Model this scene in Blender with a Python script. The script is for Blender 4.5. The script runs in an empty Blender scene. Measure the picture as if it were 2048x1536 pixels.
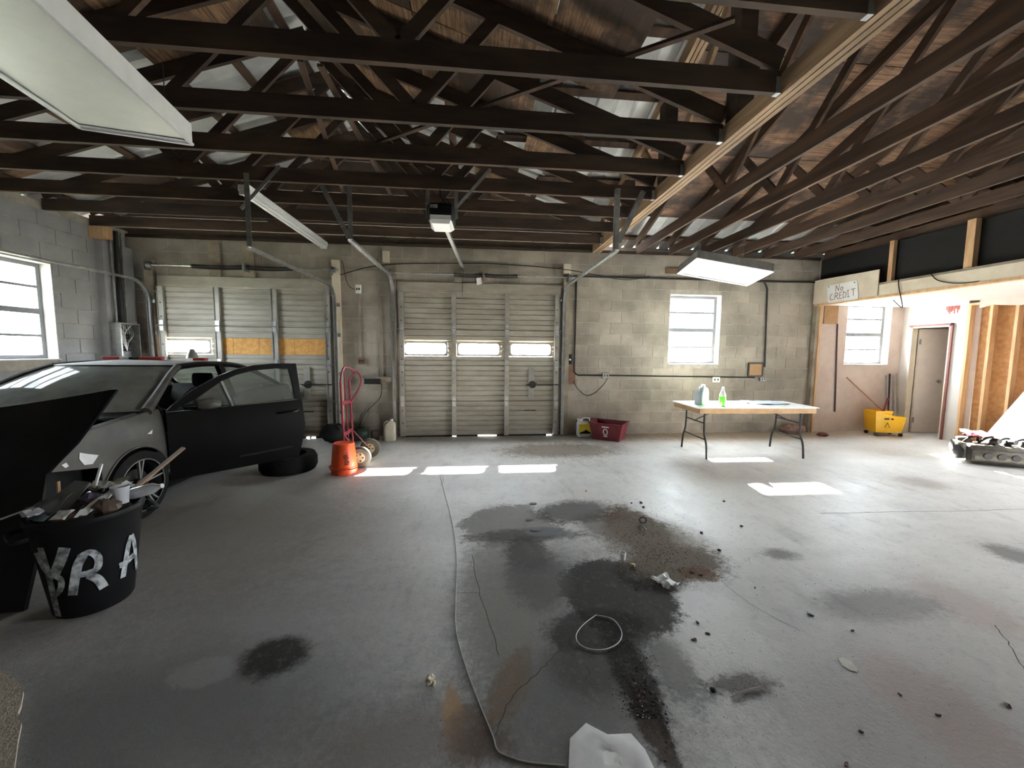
import bpy, math, random
import numpy as np
from mathutils import Vector, Matrix
random.seed(7)
scene = bpy.context.scene
COL = scene.collection
# ------------------------------------------------------------------ camera
F = 769.0; CAMH = 1.5
YAW, PITCH, ROLL = math.radians(5.5), math.radians(4.83), math.radians(0.5)
_fw = np.array([math.sin(YAW)*math.cos(PITCH), math.cos(YAW)*math.cos(PITCH), -math.sin(PITCH)])
_r0 = np.array([math.cos(YAW), -math.sin(YAW), 0.0]); _u0 = np.cross(_r0, _fw)
_R = _r0*math.cos(ROLL)+_u0*math.sin(ROLL); _U = -_r0*math.sin(ROLL)+_u0*math.cos(ROLL)
cam_d = bpy.data.cameras.new('camera'); cam = bpy.data.objects.new('camera', cam_d); COL.objects.link(cam)
cam_d.sensor_width = 36.0; cam_d.lens = F*36.0/2048.0; cam_d.clip_start = 0.05; cam_d.clip_end = 300
M = Matrix(((_R[0], _U[0], -_fw[0], 0), (_R[1], _U[1], -_fw[1], 0), (_R[2], _U[2], -_fw[2], CAMH), (0, 0, 0, 1)))
cam.matrix_world = M
scene.camera = cam
_C = np.array([0, 0, CAMH])
def pix(x, y): return _fw+_R*(x-1024)/F-_U*(y-768)/F
def onplane(x, y, p, n):                       # pixel ray meets plane
    d = pix(x, y); p = np.array(p, float); n = np.array(n, float)
    t = ((p-_C)@n)/(d@n); return Vector(_C+d*t)
def Zp(x, y, z=0.0): return onplane(x, y, (0, 0, z), (0, 0, 1))
def Yp(x, y, v=6.8): return onplane(x, y, (0, v, 0), (0, 1, 0))
def Xp(x, y, v): return onplane(x, y, (v, 0, 0), (1, 0, 0))
# ------------------------------------------------------------------ light and view
scene.view_settings.view_transform = 'Standard'; scene.view_settings.look = 'None'
scene.view_settings.gamma = 1.0; scene.view_settings.use_curve_mapping = False
scene.view_settings.exposure = 3.45
w = bpy.data.worlds.new('sky'); scene.world = w; w.use_nodes = True
bg = w.node_tree.nodes['Background']; bg.inputs[0].default_value = (0.90, 0.95, 1.0, 1); bg.inputs[1].default_value = 5.0
sun_d = bpy.data.lights.new('sun', 'SUN'); sun = bpy.data.objects.new('sun', sun_d); COL.objects.link(sun)
sun_d.energy = 34.0; sun_d.angle = math.radians(0.9); sun_d.color = (1.0, 0.95, 0.87)
SUN = Vector((-0.20, -1.29, -1.0)).normalized()
sun.rotation_euler = SUN.to_track_quat('-Z', 'Y').to_euler(); sun.location = (3, 20, 16)
def portal(loc, rot, sx, sy):
    d = bpy.data.lights.new('daylight_portal', 'AREA'); d.shape = 'RECTANGLE'; d.size = sx; d.size_y = sy
    d.cycles.is_portal = True; o = bpy.data.objects.new('daylight_portal', d); COL.objects.link(o)
    o.location = loc; o.rotation_euler = rot
H90 = math.pi/2
portal((4.03, 7.02, 1.93), (-H90, 0, 0), 1.0, 1.28)
portal((7.57, 7.02, 1.88), (-H90, 0, 0), 0.95, 1.2)
portal((-5.75, 5.17, 1.96), (0, -H90, 0), 1.25, 1.0)
portal((0.05, 6.9, 1.53), (-H90, 0, 0), 2.6, 0.24)
portal((9.62, 1.8, 1.05), (0, H90, 0), 2.1, 1.8)
try:
    scene.cycles.sample_clamp_indirect = 12.0; scene.cycles.use_denoising = True
    scene.cycles.diffuse_bounces = 6; scene.cycles.max_bounces = 12; scene.cycles.transparent_max_bounces = 12
except Exception: pass
# ------------------------------------------------------------------ materials
MATS = {}
def nt(name):
    m = bpy.data.materials.new(name); m.use_nodes = True; t = m.node_tree
    return m, t, t.nodes['Principled BSDF']
def nd(t, typ, **kw):
    n = t.nodes.new(typ)
    for k, v in kw.items(): setattr(n, k, v)
    return n
def mathn(t, op, a, b=None, c=None, clamp=False):
    n = nd(t, 'ShaderNodeMath', operation=op); n.use_clamp = clamp
    for i, v in enumerate((a, b, c)):
        if v is None: continue
        if isinstance(v, (int, float)): n.inputs[i].default_value = v
        else: t.links.new(v, n.inputs[i])
    return n.outputs[0]
def mixc(t, f, a, b, mode='MIX'):
    n = nd(t, 'ShaderNodeMix', data_type='RGBA', blend_type=mode)
    for s, v in ((n.inputs[0], f), (n.inputs[6], a), (n.inputs[7], b)):
        if isinstance(v, (int, float)): s.default_value = v
        elif isinstance(v, tuple): s.default_value = (*v[:3], 1)
        else: t.links.new(v, s)
    return n.outputs[2]
def noise(t, vec, scale, detail=4, rough=.55, stretch=None):
    n = nd(t, 'ShaderNodeTexNoise'); n.inputs['Scale'].default_value = scale
    n.inputs['Detail'].default_value = detail; n.inputs['Roughness'].default_value = rough
    if stretch:
        mp = nd(t, 'ShaderNodeMapping'); mp.inputs['Scale'].default_value = stretch; t.links.new(vec, mp.inputs[0]); vec = mp.outputs[0]
    t.links.new(vec, n.inputs['Vector']); return n.outputs['Fac']
def ramp(t, f, lo, hi):
    n = nd(t, 'ShaderNodeMapRange'); n.inputs[1].default_value = lo; n.inputs[2].default_value = hi
    n.interpolation_type = 'SMOOTHSTEP'
    t.links.new(f, n.inputs[0]); return n.outputs[0]
def mat(name, col, rough=.6, metal=0.0, var=.25, scale=9.0, col2=None, stretch=None, bump=.0, bscale=60, coat=0.0, world=False, rnd=0.0, dust=None, spec=.5):
    if name in MATS: return MATS[name]
    m, t, b = nt(name)
    tc = nd(t, 'ShaderNodeNewGeometry') if world else nd(t, 'ShaderNodeTexCoord')
    vec = tc.outputs['Position'] if world else tc.outputs['Object']
    f = ramp(t, noise(t, vec, scale, 5, .6, stretch), .3, .7)
    c2 = col2 if col2 else tuple(c*(1-var) for c in col)
    c = mixc(t, f, col, c2)
    if rnd:
        oi = nd(t, 'ShaderNodeObjectInfo'); g = mathn(t, 'MULTIPLY_ADD', oi.outputs['Random'], rnd, 1-rnd/2)
        mul = nd(t, 'ShaderNodeVectorMath', operation='SCALE'); t.links.new(c, mul.inputs[0]); t.links.new(g, mul.inputs['Scale']); c = mul.outputs[0]
    if dust:
        gm = nd(t, 'ShaderNodeNewGeometry'); sx = nd(t, 'ShaderNodeSeparateXYZ'); t.links.new(gm.outputs['Normal'], sx.inputs[0])
        up = ramp(t, sx.outputs[2], .15, .9); dn = ramp(t, noise(t, vec, 6, 5), .25, .6)
        c = mixc(t, mathn(t, 'MULTIPLY', mathn(t, 'MULTIPLY', up, dn), dust), c, (.38, .36, .33))
        t.links.new(mathn(t, 'MULTIPLY_ADD', up, dust*.6, rough, clamp=True), b.inputs['Roughness'])
    else: b.inputs['Roughness'].default_value = rough
    t.links.new(c, b.inputs['Base Color']); b.inputs['Metallic'].default_value = metal; b.inputs['Specular IOR Level'].default_value = spec
    b.inputs['Coat Weight'].default_value = coat
    if bump:
        bn = nd(t, 'ShaderNodeBump'); bn.inputs['Strength'].default_value = bump; bn.inputs['Distance'].default_value = .01
        t.links.new(noise(t, vec, bscale, 4, .6, stretch), bn.inputs['Height']); t.links.new(bn.outputs[0], b.inputs['Normal'])
    MATS[name] = m; return m
def glass(name, tint=(.95, .97, 1.0), gloss=.08, dirt=.0):
    if name in MATS: return MATS[name]
    m = bpy.data.materials.new(name); m.use_nodes = True; t = m.node_tree; t.nodes.clear()
    out = nd(t, 'ShaderNodeOutputMaterial'); tr = nd(t, 'ShaderNodeBsdfTransparent'); tr.inputs[0].default_value = (*tint, 1)
    gl = nd(t, 'ShaderNodeBsdfGlossy'); gl.inputs['Roughness'].default_value = .05
    mx = nd(t, 'ShaderNodeMixShader'); mx.inputs[0].default_value = gloss
    t.links.new(tr.outputs[0], mx.inputs[1]); t.links.new(gl.outputs[0], mx.inputs[2]); last = mx.outputs[0]
    if dirt:
        df = nd(t, 'ShaderNodeBsdfDiffuse'); df.inputs[0].default_value = (.30, .31, .29, 1)
        tc = nd(t, 'ShaderNodeTexCoord'); f = mathn(t, 'MULTIPLY', ramp(t, noise(t, tc.outputs['Object'], 5, 5), -.3, .75), dirt)
        m2 = nd(t, 'ShaderNodeMixShader'); t.links.new(f, m2.inputs[0]); t.links.new(last, m2.inputs[1]); t.links.new(df.outputs[0], m2.inputs[2]); last = m2.outputs[0]
    t.links.new(last, out.inputs[0]); MATS[name] = m; return m

def floor_material():
    m, t, b = nt('stained_shaded_concrete')
    g = nd(t, 'ShaderNodeNewGeometry'); P = g.outputs['Position']
    n1 = noise(t, P, 1.1, 6, .6); n2 = noise(t, P, 6, 6, .65); n3 = noise(t, P, 55, 5, .7); n4 = noise(t, P, 160, 2, .6)
    nm_ = noise(t, P, 20, 5, .7)
    wob = mathn(t, 'ADD', mathn(t, 'ADD', mathn(t, 'MULTIPLY_ADD', n2, 1.0, -.5), mathn(t, 'MULTIPLY_ADD', n3, .8, -.4)), mathn(t, 'MULTIPLY_ADD', nm_, .9, -.45))
    c = mixc(t, ramp(t, n1, .3, .7), (.70, .70, .69), (.57, .57, .56))
    c = mixc(t, mathn(t, 'MULTIPLY', ramp(t, n2, .45, .75), .35), c, (.46, .445, .42))
    stain = []  # masks of real stains and of the shade painted into the floor
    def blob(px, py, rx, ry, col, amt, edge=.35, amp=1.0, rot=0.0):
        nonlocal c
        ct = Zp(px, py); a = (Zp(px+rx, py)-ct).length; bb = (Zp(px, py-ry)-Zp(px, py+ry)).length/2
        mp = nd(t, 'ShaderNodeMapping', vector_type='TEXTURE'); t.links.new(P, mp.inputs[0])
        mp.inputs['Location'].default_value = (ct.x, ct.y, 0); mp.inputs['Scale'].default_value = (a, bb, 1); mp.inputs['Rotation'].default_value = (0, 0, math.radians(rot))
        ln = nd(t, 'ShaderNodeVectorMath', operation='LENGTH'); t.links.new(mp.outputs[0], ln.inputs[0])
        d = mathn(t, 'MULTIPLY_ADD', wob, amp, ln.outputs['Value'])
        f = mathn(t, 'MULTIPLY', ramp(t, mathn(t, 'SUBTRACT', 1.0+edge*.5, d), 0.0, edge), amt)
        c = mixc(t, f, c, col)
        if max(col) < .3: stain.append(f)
    dk = (.05, .047, .044); gy = (.19, .19, .185); br = (.14, .10, .07); wt = (.66, .66, .64)
    dg = (.115, .113, .108)
    blob(1110, 1230, 190, 190, gy, .80, .9, .7)
    blob(1120, 1420, 190, 150, dg, .62, .9, .7)
    blob(1000, 1180, 80, 130, (.26, .25, .23), .6, .6, .7)
    blob(420, 1300, 430, 170, (.22, .22, .225), .6, 1.3, .6)  # broad wash putting the dim left foreground into the concrete colour
    blob(300, 1450, 430, 140, (.12, .12, .13), .62, 1.3, .5)  # deeper part of the painted left-foreground shade
    blob(820, 1480, 260, 100, (.16, .155, .15), .55, 1.2, .6)
    blob(430, 1090, 330, 90, (.16, .135, .11), .55, 1.2, .6)  # shadow area of the car painted into the floor colour
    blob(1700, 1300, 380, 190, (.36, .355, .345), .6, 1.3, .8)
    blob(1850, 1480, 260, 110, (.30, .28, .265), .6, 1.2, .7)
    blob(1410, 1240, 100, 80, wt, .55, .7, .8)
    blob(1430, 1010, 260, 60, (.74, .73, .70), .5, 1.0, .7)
    blob(1020, 1050, 95, 45, (.24, .235, .22), .75, .22, .9)
    blob(1235, 1185, 112, 72, dk, .93, .16, .42)
    blob(1200, 1262, 110, 44, (.03, .028, .026), .85, .4, .6)
    blob(1300, 1150, 70, 30, (.028, .024, .02), .85, .5, .8)
    blob(1150, 1022, 85, 20, dk, .8, .6, .9, 12)
    blob(1215, 1050, 60, 26, (.09, .08, .07), .7, .7, .9)
    blob(1055, 1105, 40, 36, dk, .8, .6, .9)
    blob(1075, 1150, 60, 60, dg, .75, .8, .9)
    blob(1060, 1070, 110, 13, dk, .7, .6, .9)
    blob(1090, 1062, 40, 9, (.2, .21, .23), .8, .3, .6)
    blob(1180, 1330, 80, 60, (.06, .056, .05), .7, .8, .7)
    blob(1262, 1340, 40, 95, (.028, .024, .02), .92, .5, .7, 0)
    blob(1300, 1440, 30, 95, (.035, .022, .016), .95, .5, .8)
    blob(1340, 1330, 45, 70, (.13, .125, .12), .6, .7, 1.0)
    blob(1275, 1060, 62, 52, (.10, .062, .04), .92, .5, 1.0)
    blob(1345, 1118, 95, 32, (.085, .05, .03), .92, .6, 1.0)
    blob(1310, 1090, 105, 55, (.22, .19, .15), .7, .7, 1.0)
    blob(1400, 1148, 40, 14, (.13, .06, .025), .85, .6, 1.1)
    blob(550, 1312, 66, 36, (.03, .028, .024), .92, .6, .6)
    blob(405, 1345, 62, 26, (.36, .36, .36), .7, .3, .9)
    blob(905, 1430, 22, 62, (.42, .27, .14), .85, .7, 1.0, 8)
    blob(940, 1470, 45, 60, (.16, .105, .07), .7, .9, .9)
    blob(1020, 1370, 34, 80, (.19, .135, .09), .75, .7, .9, -24)
    blob(970, 1490, 60, 40, (.12, .085, .065), .7, .9, .9)
    blob(780, 1490, 130, 60, (.24, .19, .18), .5, .9, .9)
    blob(1120, 900, 120, 14, (.20, .16, .12), .8, .8, 1.2)
    blob(1880, 1420, 90, 100, (.33, .24, .225), .55, .9, 1.0)
    blob(1930, 1210, 60, 40, (.44, .33, .31), .45, .9, 1.0)
    blob(1760, 1210, 130, 22, (.27, .265, .26), .6, .9, 1.1)
    blob(1480, 1368, 70, 20, (.10, .09, .08), .75, .9, 1.8)
    blob(2030, 1110, 40, 14, (.12, .11, .10), .7, .9, 1.3)
    blob(1560, 1108, 34, 9, (.17, .16, .15), .7, .9, 1.3)
    blob(1840, 965, 40, 8, (.3, .27, .24), .6, .9, 1.3)
    blob(1700, 905, 120, 9, (.36, .32, .28), .6, .9, 1.2)
    blob(450, 1010, 260, 60, (.22, .19, .15), .5, 1.0, .8)  # more of the car's shadow area painted in, nearer its side
    blob(1060, 872, 330, 12, (.16, .13, .10), .7, 1.0, .8)
    blob(1500, 868, 260, 10, (.28, .20, .12), .75, 1.0, .8)
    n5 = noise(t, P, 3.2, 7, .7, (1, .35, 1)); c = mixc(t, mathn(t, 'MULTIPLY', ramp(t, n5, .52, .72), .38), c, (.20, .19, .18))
    n6 = noise(t, P, 320, 2, .5); c = mixc(t, mathn(t, 'MULTIPLY', ramp(t, n6, .55, .75), .25), c, (.75, .74, .72))
    n7 = noise(t, P, 22, 6, .7); c = mixc(t, mathn(t, 'MULTIPLY', ramp(t, n7, .52, .68), .30), c, (.24, .23, .22))
    sp = ramp(t, n4, .62, .74); c = mixc(t, mathn(t, 'MULTIPLY', sp, .6), c, (.11, .105, .10))
    c = mixc(t, mathn(t, 'MULTIPLY', ramp(t, n3, .6, .8), .35), c, (.18, .175, .17))
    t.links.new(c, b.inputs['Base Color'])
    r = mathn(t, 'MULTIPLY_ADD', n2, .40, .28); sm = stain[0]
    for f in stain[1:]: sm = mathn(t, 'MAXIMUM', sm, f)
    t.links.new(mathn(t, 'MULTIPLY_ADD', sm, .4, r, clamp=True), b.inputs['Roughness'])
    t.links.new(mathn(t, 'MULTIPLY_ADD', sm, -.36, .40), b.inputs['Specular IOR Level'])
    bn = nd(t, 'ShaderNodeBump'); bn.inputs['Strength'].default_value = .25; bn.inputs['Distance'].default_value = .006
    t.links.new(n3, bn.inputs['Height']); t.links.new(bn.outputs[0], b.inputs['Normal'])
    return m
def ply_material(name, axis, col, dark):
    m, t, b = nt(name); g = nd(t, 'ShaderNodeNewGeometry'); P = g.outputs['Position']
    st = (.35, 7, 4) if axis == 'x' else (7, .35, 4)
    oi = nd(t, 'ShaderNodeObjectInfo'); cv = nd(t, 'ShaderNodeVectorMath', operation='MULTIPLY_ADD')
    t.links.new(P, cv.inputs[0]); cv.inputs[1].default_value = (1, 1, 1); mm = nd(t, 'ShaderNodeCombineXYZ')
    t.links.new(mathn(t, 'MULTIPLY', oi.outputs['Random'], 37.0), mm.inputs[0]); t.links.new(mathn(t, 'MULTIPLY', oi.outputs['Random'], 91.0), mm.inputs[1]); t.links.new(mm.outputs[0], cv.inputs[2])
    V = cv.outputs[0]
    n1 = noise(t, V, 2.6, 6, .65, st); n2 = noise(t, V, 1.3, 5, .6); n3 = noise(t, V, 11, 4, .6, st)
    c = mixc(t, ramp(t, n1, .35, .65), col, tuple(x*.55 for x in col)); c = mixc(t, mathn(t, 'MULTIPLY', ramp(t, n3, .48, .66), .75), c, dark)
    c = mixc(t, mathn(t, 'MULTIPLY', ramp(t, n2, .42, .57), .9), c, dark)
    t.links.new(c, b.inputs['Base Color']); b.inputs['Roughness'].default_value = .8
    return m
# palette
M_floor = floor_material()
M_block = mat('weathered_block', (.37, .325, .268), .9, var=.45, scale=1.5, bump=.5, bscale=45, world=True, rnd=.24)
M_mortar = mat('mortar', (.42, .38, .32), .95, var=.35, scale=5, world=True)
M_blockblue = mat('grey_painted_block', (.33, .33, .335), .85, var=.25, scale=2.5, bump=.5, bscale=45, world=True)
M_truss = mat('aged_truss_lumber', (.068, .040, .024), .85, col2=(.030, .018, .012), scale=2.2, stretch=(1, 1, 5), world=True, rnd=.4)
M_truss2 = mat('brown_truss_lumber', (.088, .049, .028), .85, col2=(.038, .021, .013), scale=2.2, stretch=(5, .6, 5), world=True, rnd=.4)
M_pine = mat('fresh_pine', (.62, .40, .22), .7, col2=(.47, .27, .13), scale=4, stretch=(6, 6, .6), world=True)
M_lumber = mat('girder_lumber', (.36, .24, .14), .8, col2=(.20, .125, .07), scale=3, stretch=(7, .4, 7), world=True, rnd=.3)
M_plyL = ply_material('stained_plywood_left', 'y', (.30, .175, .09), (.035, .022, .015))
M_plyR = ply_material('stained_plywood_right', 'x', (.27, .15, .085), (.024, .016, .013))
M_metalroof = mat('galvanised_roof', (.62, .63, .62), .5, metal=.15, var=.25, scale=3, world=True)
M_gable = mat('dark_gable_board', (.10, .07, .05), .9, world=True)
M_osb = mat('osb_sheathing', (.36, .17, .06), .8, col2=(.26, .11, .035), scale=16, world=True)
M_white = mat('white_paint', (.56, .53, .50), .6, var=.10, scale=3, world=True)
M_pinkwall = mat('dirty_white_panel', (.56, .47, .42), .7, col2=(.45, .36, .31), scale=2.2, world=True)
M_cream = mat('cream_board', (.66, .58, .46), .7, col2=(.55, .46, .35), scale=3, world=True)
M_dirtywood = mat('grimy_lumber', (.33, .28, .21), .85, col2=(.2, .16, .12), scale=4, world=True)
M_doorpan = mat('beige_steel_door', (.37, .345, .29), .55, col2=(.27, .24, .195), scale=2.0, stretch=(1, 1, 3), world=True)
M_stile = mat('grey_steel_stile', (.38, .36, .32), .5, metal=.2, var=.3, scale=5, world=True)
M_galv = mat('galvanised_steel', (.55, .56, .56), .38, metal=.85, var=.3, scale=12, world=True)
M_galvd = mat('dull_angle_iron', (.33, .33, .32), .5, metal=.7, var=.35, scale=12, world=True)
M_dark = mat('dark_steel', (.035, .033, .032), .5, metal=.5, var=.3)
M_black = mat('black_plastic', (.008, .008, .009), .55, var=.3, spec=.2)
M_rubber = mat('black_rubber', (.012, .0115, .011), .8, var=.4, scale=20, spec=.2)
M_alum = mat('window_aluminium', (.20, .205, .215), .6, metal=0, var=.1, spec=.3)
M_paintblack = mat('black_car_paint', (.004, .004, .0045), .30, var=.2, spec=.25, dust=.06)
M_paintgrey = mat('grey_car_paint', (.085, .080, .070), .42, metal=.2, var=.35, scale=4, dust=.28, spec=.35)
M_roofpaint = mat('dusty_car_roof', (.42, .41, .40), .5, var=.15, scale=5, dust=.6)
M_glass = glass('window_glass', (.93, .96, .97), .06)
M_carglass = glass('dusty_windshield', (.55, .60, .58), .14, .85)
M_doorglass = glass('dusty_door_glass', (.58, .66, .63), .10, .34)
M_red = mat('red_enamel', (.24, .022, .036), .4, col2=(.16, .018, .028), scale=14)
M_orange = mat('orange_plastic', (.86, .10, .022), .42, var=.12)
M_maroon = mat('maroon_plastic', (.20, .022, .035), .5, var=.25)
M_yellow = mat('yellow_plastic', (.90, .50, .012), .42, var=.1)
M_whiteplast = mat('white_plastic', (.78, .78, .76), .4, var=.06)
M_paper = mat('white_paper', (.82, .82, .82), .8, var=.12, scale=14)
M_beigejug = mat('beige_jug_plastic', (.62, .57, .45), .45, var=.15)
M_diffuser = mat('acrylic_diffuser', (.80, .84, .76), .35, var=.05)
M_fixture = mat('white_enamel_fixture', (.66, .67, .68), .4, var=.12)
M_brown = mat('cardboard', (.40, .24, .12), .85, var=.2)
M_red2 = mat('red_strip', (.55, .04, .03), .5)
# ------------------------------------------------------------------ mesh helpers
class MB:
    def __init__(s): s.v = []; s.f = []
    def add(s, vs, fs):
        n = len(s.v); s.v += [tuple(v) for v in vs]; s.f += [tuple(i+n for i in f) for f in fs]; return s
    def box(s, x0, x1, y0, y1, z0, z1):
        return s.add([(x0,y0,z0),(x1,y0,z0),(x1,y1,z0),(x0,y1,z0),(x0,y0,z1),(x1,y0,z1),(x1,y1,z1),(x0,y1,z1)],
                     [(0,3,2,1),(4,5,6,7),(0,1,5,4),(1,2,6,5),(2,3,7,6),(3,0,4,7)])
    def bar(s, p, q, w, h, up=(0,0,1)):          # bar p->q, w across, h along 'up'
        p = Vector(p); q = Vector(q); d = (q-p).normalized(); u = Vector(up)
        a = d.cross(u)
        if a.length < 1e-4: a = d.cross(Vector((0,1,0)))
        a.normalize(); u = a.cross(d).normalized(); a = a*w/2; u = u*h/2
        vs = [p-a-u, p+a-u, p+a+u, p-a+u, q-a-u, q+a-u, q+a+u, q-a+u]
        return s.add(vs, [(0,1,2,3),(7,6,5,4),(0,4,5,1),(1,5,6,2),(2,6,7,3),(3,7,4,0)])
    def tube(s, pts, r, n=8, closed=False, flat=1.0):
        pts = [Vector(p) for p in pts]; N = len(pts); rs = r if isinstance(r, (list, tuple)) else [r]*N
        base = len(s.v); prev = None
        for i, p in enumerate(pts):
            if closed: d = pts[(i+1) % N]-pts[i-1]
            else: d = pts[min(i+1, N-1)]-pts[max(i-1, 0)]
            d.normalize()
            if prev is None:
                a = d.orthogonal() if abs(d.z) > .95 else d.cross(Vector((0,0,1)))
            else: a = prev-d*prev.dot(d)
            a.normalize(); prev = a; b = d.cross(a)
            for k in range(n):
                t = 2*math.pi*k/n; s.v.append(tuple(p+a*math.cos(t)*rs[i]+b*math.sin(t)*rs[i]*flat))
        M_ = N if closed else N-1
        for i in range(M_):
            j = (i+1) % N
            for k in range(n):
                l = (k+1) % n; s.f.append((base+i*n+k, base+i*n+l, base+j*n+l, base+j*n+k))
        if not closed:
            s.f.append(tuple(base+k for k in reversed(range(n)))); s.f.append(tuple(base+(N-1)*n+k for k in range(n)))
        return s
    def lathe(s, prof, c=(0,0,0), n=24, axis='z', cap=True):  # prof: (r, h)
        base = len(s.v)
        for r, h in prof:
            for k in range(n):
                t = 2*math.pi*k/n; a, b = r*math.cos(t), r*math.sin(t)
                p = {'z': (a, b, h), 'x': (h, a, b), 'y': (a, h, b)}[axis]
                s.v.append((p[0]+c[0], p[1]+c[1], p[2]+c[2]))
        for i in range(len(prof)-1):
            for k in range(n):
                l = (k+1) % n; s.f.append((base+i*n+k, base+i*n+l, base+(i+1)*n+l, base+(i+1)*n+k))
        if cap:
            s.f.append(tuple(base+k for k in reversed(range(n)))); s.f.append(tuple(base+(len(prof)-1)*n+k for k in range(n)))
        return s
    def prism(s, poly, d):                       # planar 3D polygon extruded by vector d
        poly = [Vector(p) for p in poly]; d = Vector(d); n = len(poly)
        return s.add(poly+[p+d for p in poly], [tuple(reversed(range(n))), tuple(range(n, 2*n))]+[(i, (i+1) % n, n+(i+1) % n, n+i) for i in range(n)])
    def grid(s, rows, thick=None):               # rows of points; thick: vector giving the back face
        nr, nc = len(rows), len(rows[0]); base = len(s.v)
        for r in rows: s.v += [tuple(p) for p in r]
        I = lambda i, j: base+i*nc+j
        for i in range(nr-1):
            for j in range(nc-1): s.f.append((I(i,j), I(i,j+1), I(i+1,j+1), I(i+1,j)))
        if thick is not None:
            th = Vector(thick); b2 = len(s.v)
            for r in rows: s.v += [tuple(Vector(p)+th) for p in r]
            J = lambda i, j: b2+i*nc+j
            for i in range(nr-1):
                for j in range(nc-1): s.f.append((J(i,j), J(i+1,j), J(i+1,j+1), J(i,j+1)))
            for i in range(nr-1):
                s.f.append((I(i,0), I(i+1,0), J(i+1,0), J(i,0))); s.f.append((I(i,nc-1), J(i,nc-1), J(i+1,nc-1), I(i+1,nc-1)))
            for j in range(nc-1):
                s.f.append((I(0,j), J(0,j), J(0,j+1), I(0,j+1))); s.f.append((I(nr-1,j), I(nr-1,j+1), J(nr-1,j+1), J(nr-1,j)))
        return s
    def rbox(s, x0, x1, y0, y1, z0, z1, r=.02):  # box with bevelled vertical and top edges
        def ring(i, z): return [(x0+i+r,y0+i,z),(x1-i-r,y0+i,z),(x1-i,y0+i+r,z),(x1-i,y1-i-r,z),(x1-i-r,y1-i,z),(x0+i+r,y1-i,z),(x0+i,y1-i-r,z),(x0+i,y0+i+r,z)]
        rs = [ring(r*.5, z0), ring(0, z0+r), ring(0, z1-r), ring(r*.6, z1)]; base = len(s.v)
        for q in rs: s.v += q
        for i in range(3):
            for k in range(8): s.f.append((base+i*8+k, base+i*8+(k+1) % 8, base+(i+1)*8+(k+1) % 8, base+(i+1)*8+k))
        s.f.append(tuple(base+k for k in reversed(range(8)))); s.f.append(tuple(base+24+k for k in range(8)))
        return s
    def mesh(s, name, smooth=False):
        m = bpy.data.meshes.new(name); m.from_pydata(s.v, [], s.f); m.validate(); m.update()
        if smooth:
            m.polygons.foreach_set('use_smooth', [True]*len(m.polygons))
            try: m.set_sharp_from_angle(angle=math.radians(38))
            except Exception: pass
        return m
def wm(o):
    b = o.matrix_basis
    return wm(o.parent) @ o.matrix_parent_inverse @ b if o.parent else b.copy()
def props(o, label=None, cat=None, group=None, kind=None):
    for k, v in (('label', label), ('category', cat), ('group', group), ('kind', kind)):
        if v: o[k] = v
    return o
def obj(name, mb, m, parent=None, smooth=False, local=False, label=None, cat=None, group=None, kind=None, loc=None, rz=0):
    me = mb if isinstance(mb, bpy.types.Mesh) else mb.mesh(name, smooth)
    if not me.materials: me.materials.append(m)
    o = bpy.data.objects.new(name, me); COL.objects.link(o)
    if loc is not None: o.location = loc; o.rotation_euler = (0, 0, rz)
    if parent:
        o.parent = parent
        if not local: o.matrix_parent_inverse = wm(parent).inverted()
    return props(o, label, cat, group, kind)
def thing(name, label, cat, loc=(0,0,0), rz=0, group=None, rot=None):
    o = bpy.data.objects.new(name, None); COL.objects.link(o); o.empty_display_size = .1
    o.location = loc; o.rotation_euler = rot if rot else (0, 0, rz)
    return props(o, label, cat, group)
def one(name, mb, m, label, cat, group=None, smooth=False, kind=None):   # a thing that is one mesh, built in world coords; origin moved to its base
    vs = np.array(mb.v); c = Vector(((vs[:,0].min()+vs[:,0].max())/2, (vs[:,1].min()+vs[:,1].max())/2, vs[:,2].min()))
    mb.v = [tuple(Vector(v)-c) for v in mb.v]
    return obj(name, mb, m, smooth=smooth, label=label, cat=cat, group=group, kind=kind, loc=c)
def dup(root, label=None, loc=None, rz=None):
    r = root.copy(); COL.objects.link(r)
    if label: r['label'] = label
    if loc is not None: r.location = loc
    if rz is not None: r.rotation_euler = (0, 0, rz)
    for ch in list(root.children):
        c = ch.copy(); COL.objects.link(c); c.parent = r; c.matrix_parent_inverse = ch.matrix_parent_inverse.copy()
        for g in list(ch.children):
            d = g.copy(); COL.objects.link(d); d.parent = c; d.matrix_parent_inverse = g.matrix_parent_inverse.copy()
    return r
def struct(name, mb, m, parent=None, **k): return obj(name, mb, m, parent, kind=None if parent else 'structure', **k)
ORD = ['first', 'second', 'third', 'fourth', 'fifth', 'sixth', 'seventh', 'eighth', 'ninth', 'tenth', 'eleventh', 'twelfth']
def bez(pts, n=8):                               # smooth polyline through points (Catmull-Rom)
    P = [Vector(p) for p in pts]; out = []
    for i in range(len(P)-1):
        a = P[max(i-1, 0)]; b = P[i]; c = P[i+1]; d = P[min(i+2, len(P)-1)]
        for k in range(n):
            t = k/n; out.append(.5*((2*b)+(c-a)*t+(2*a-5*b+4*c-d)*t*t+(3*b-a-3*c+d)*t**3))
    out.append(P[-1]); return out
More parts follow.
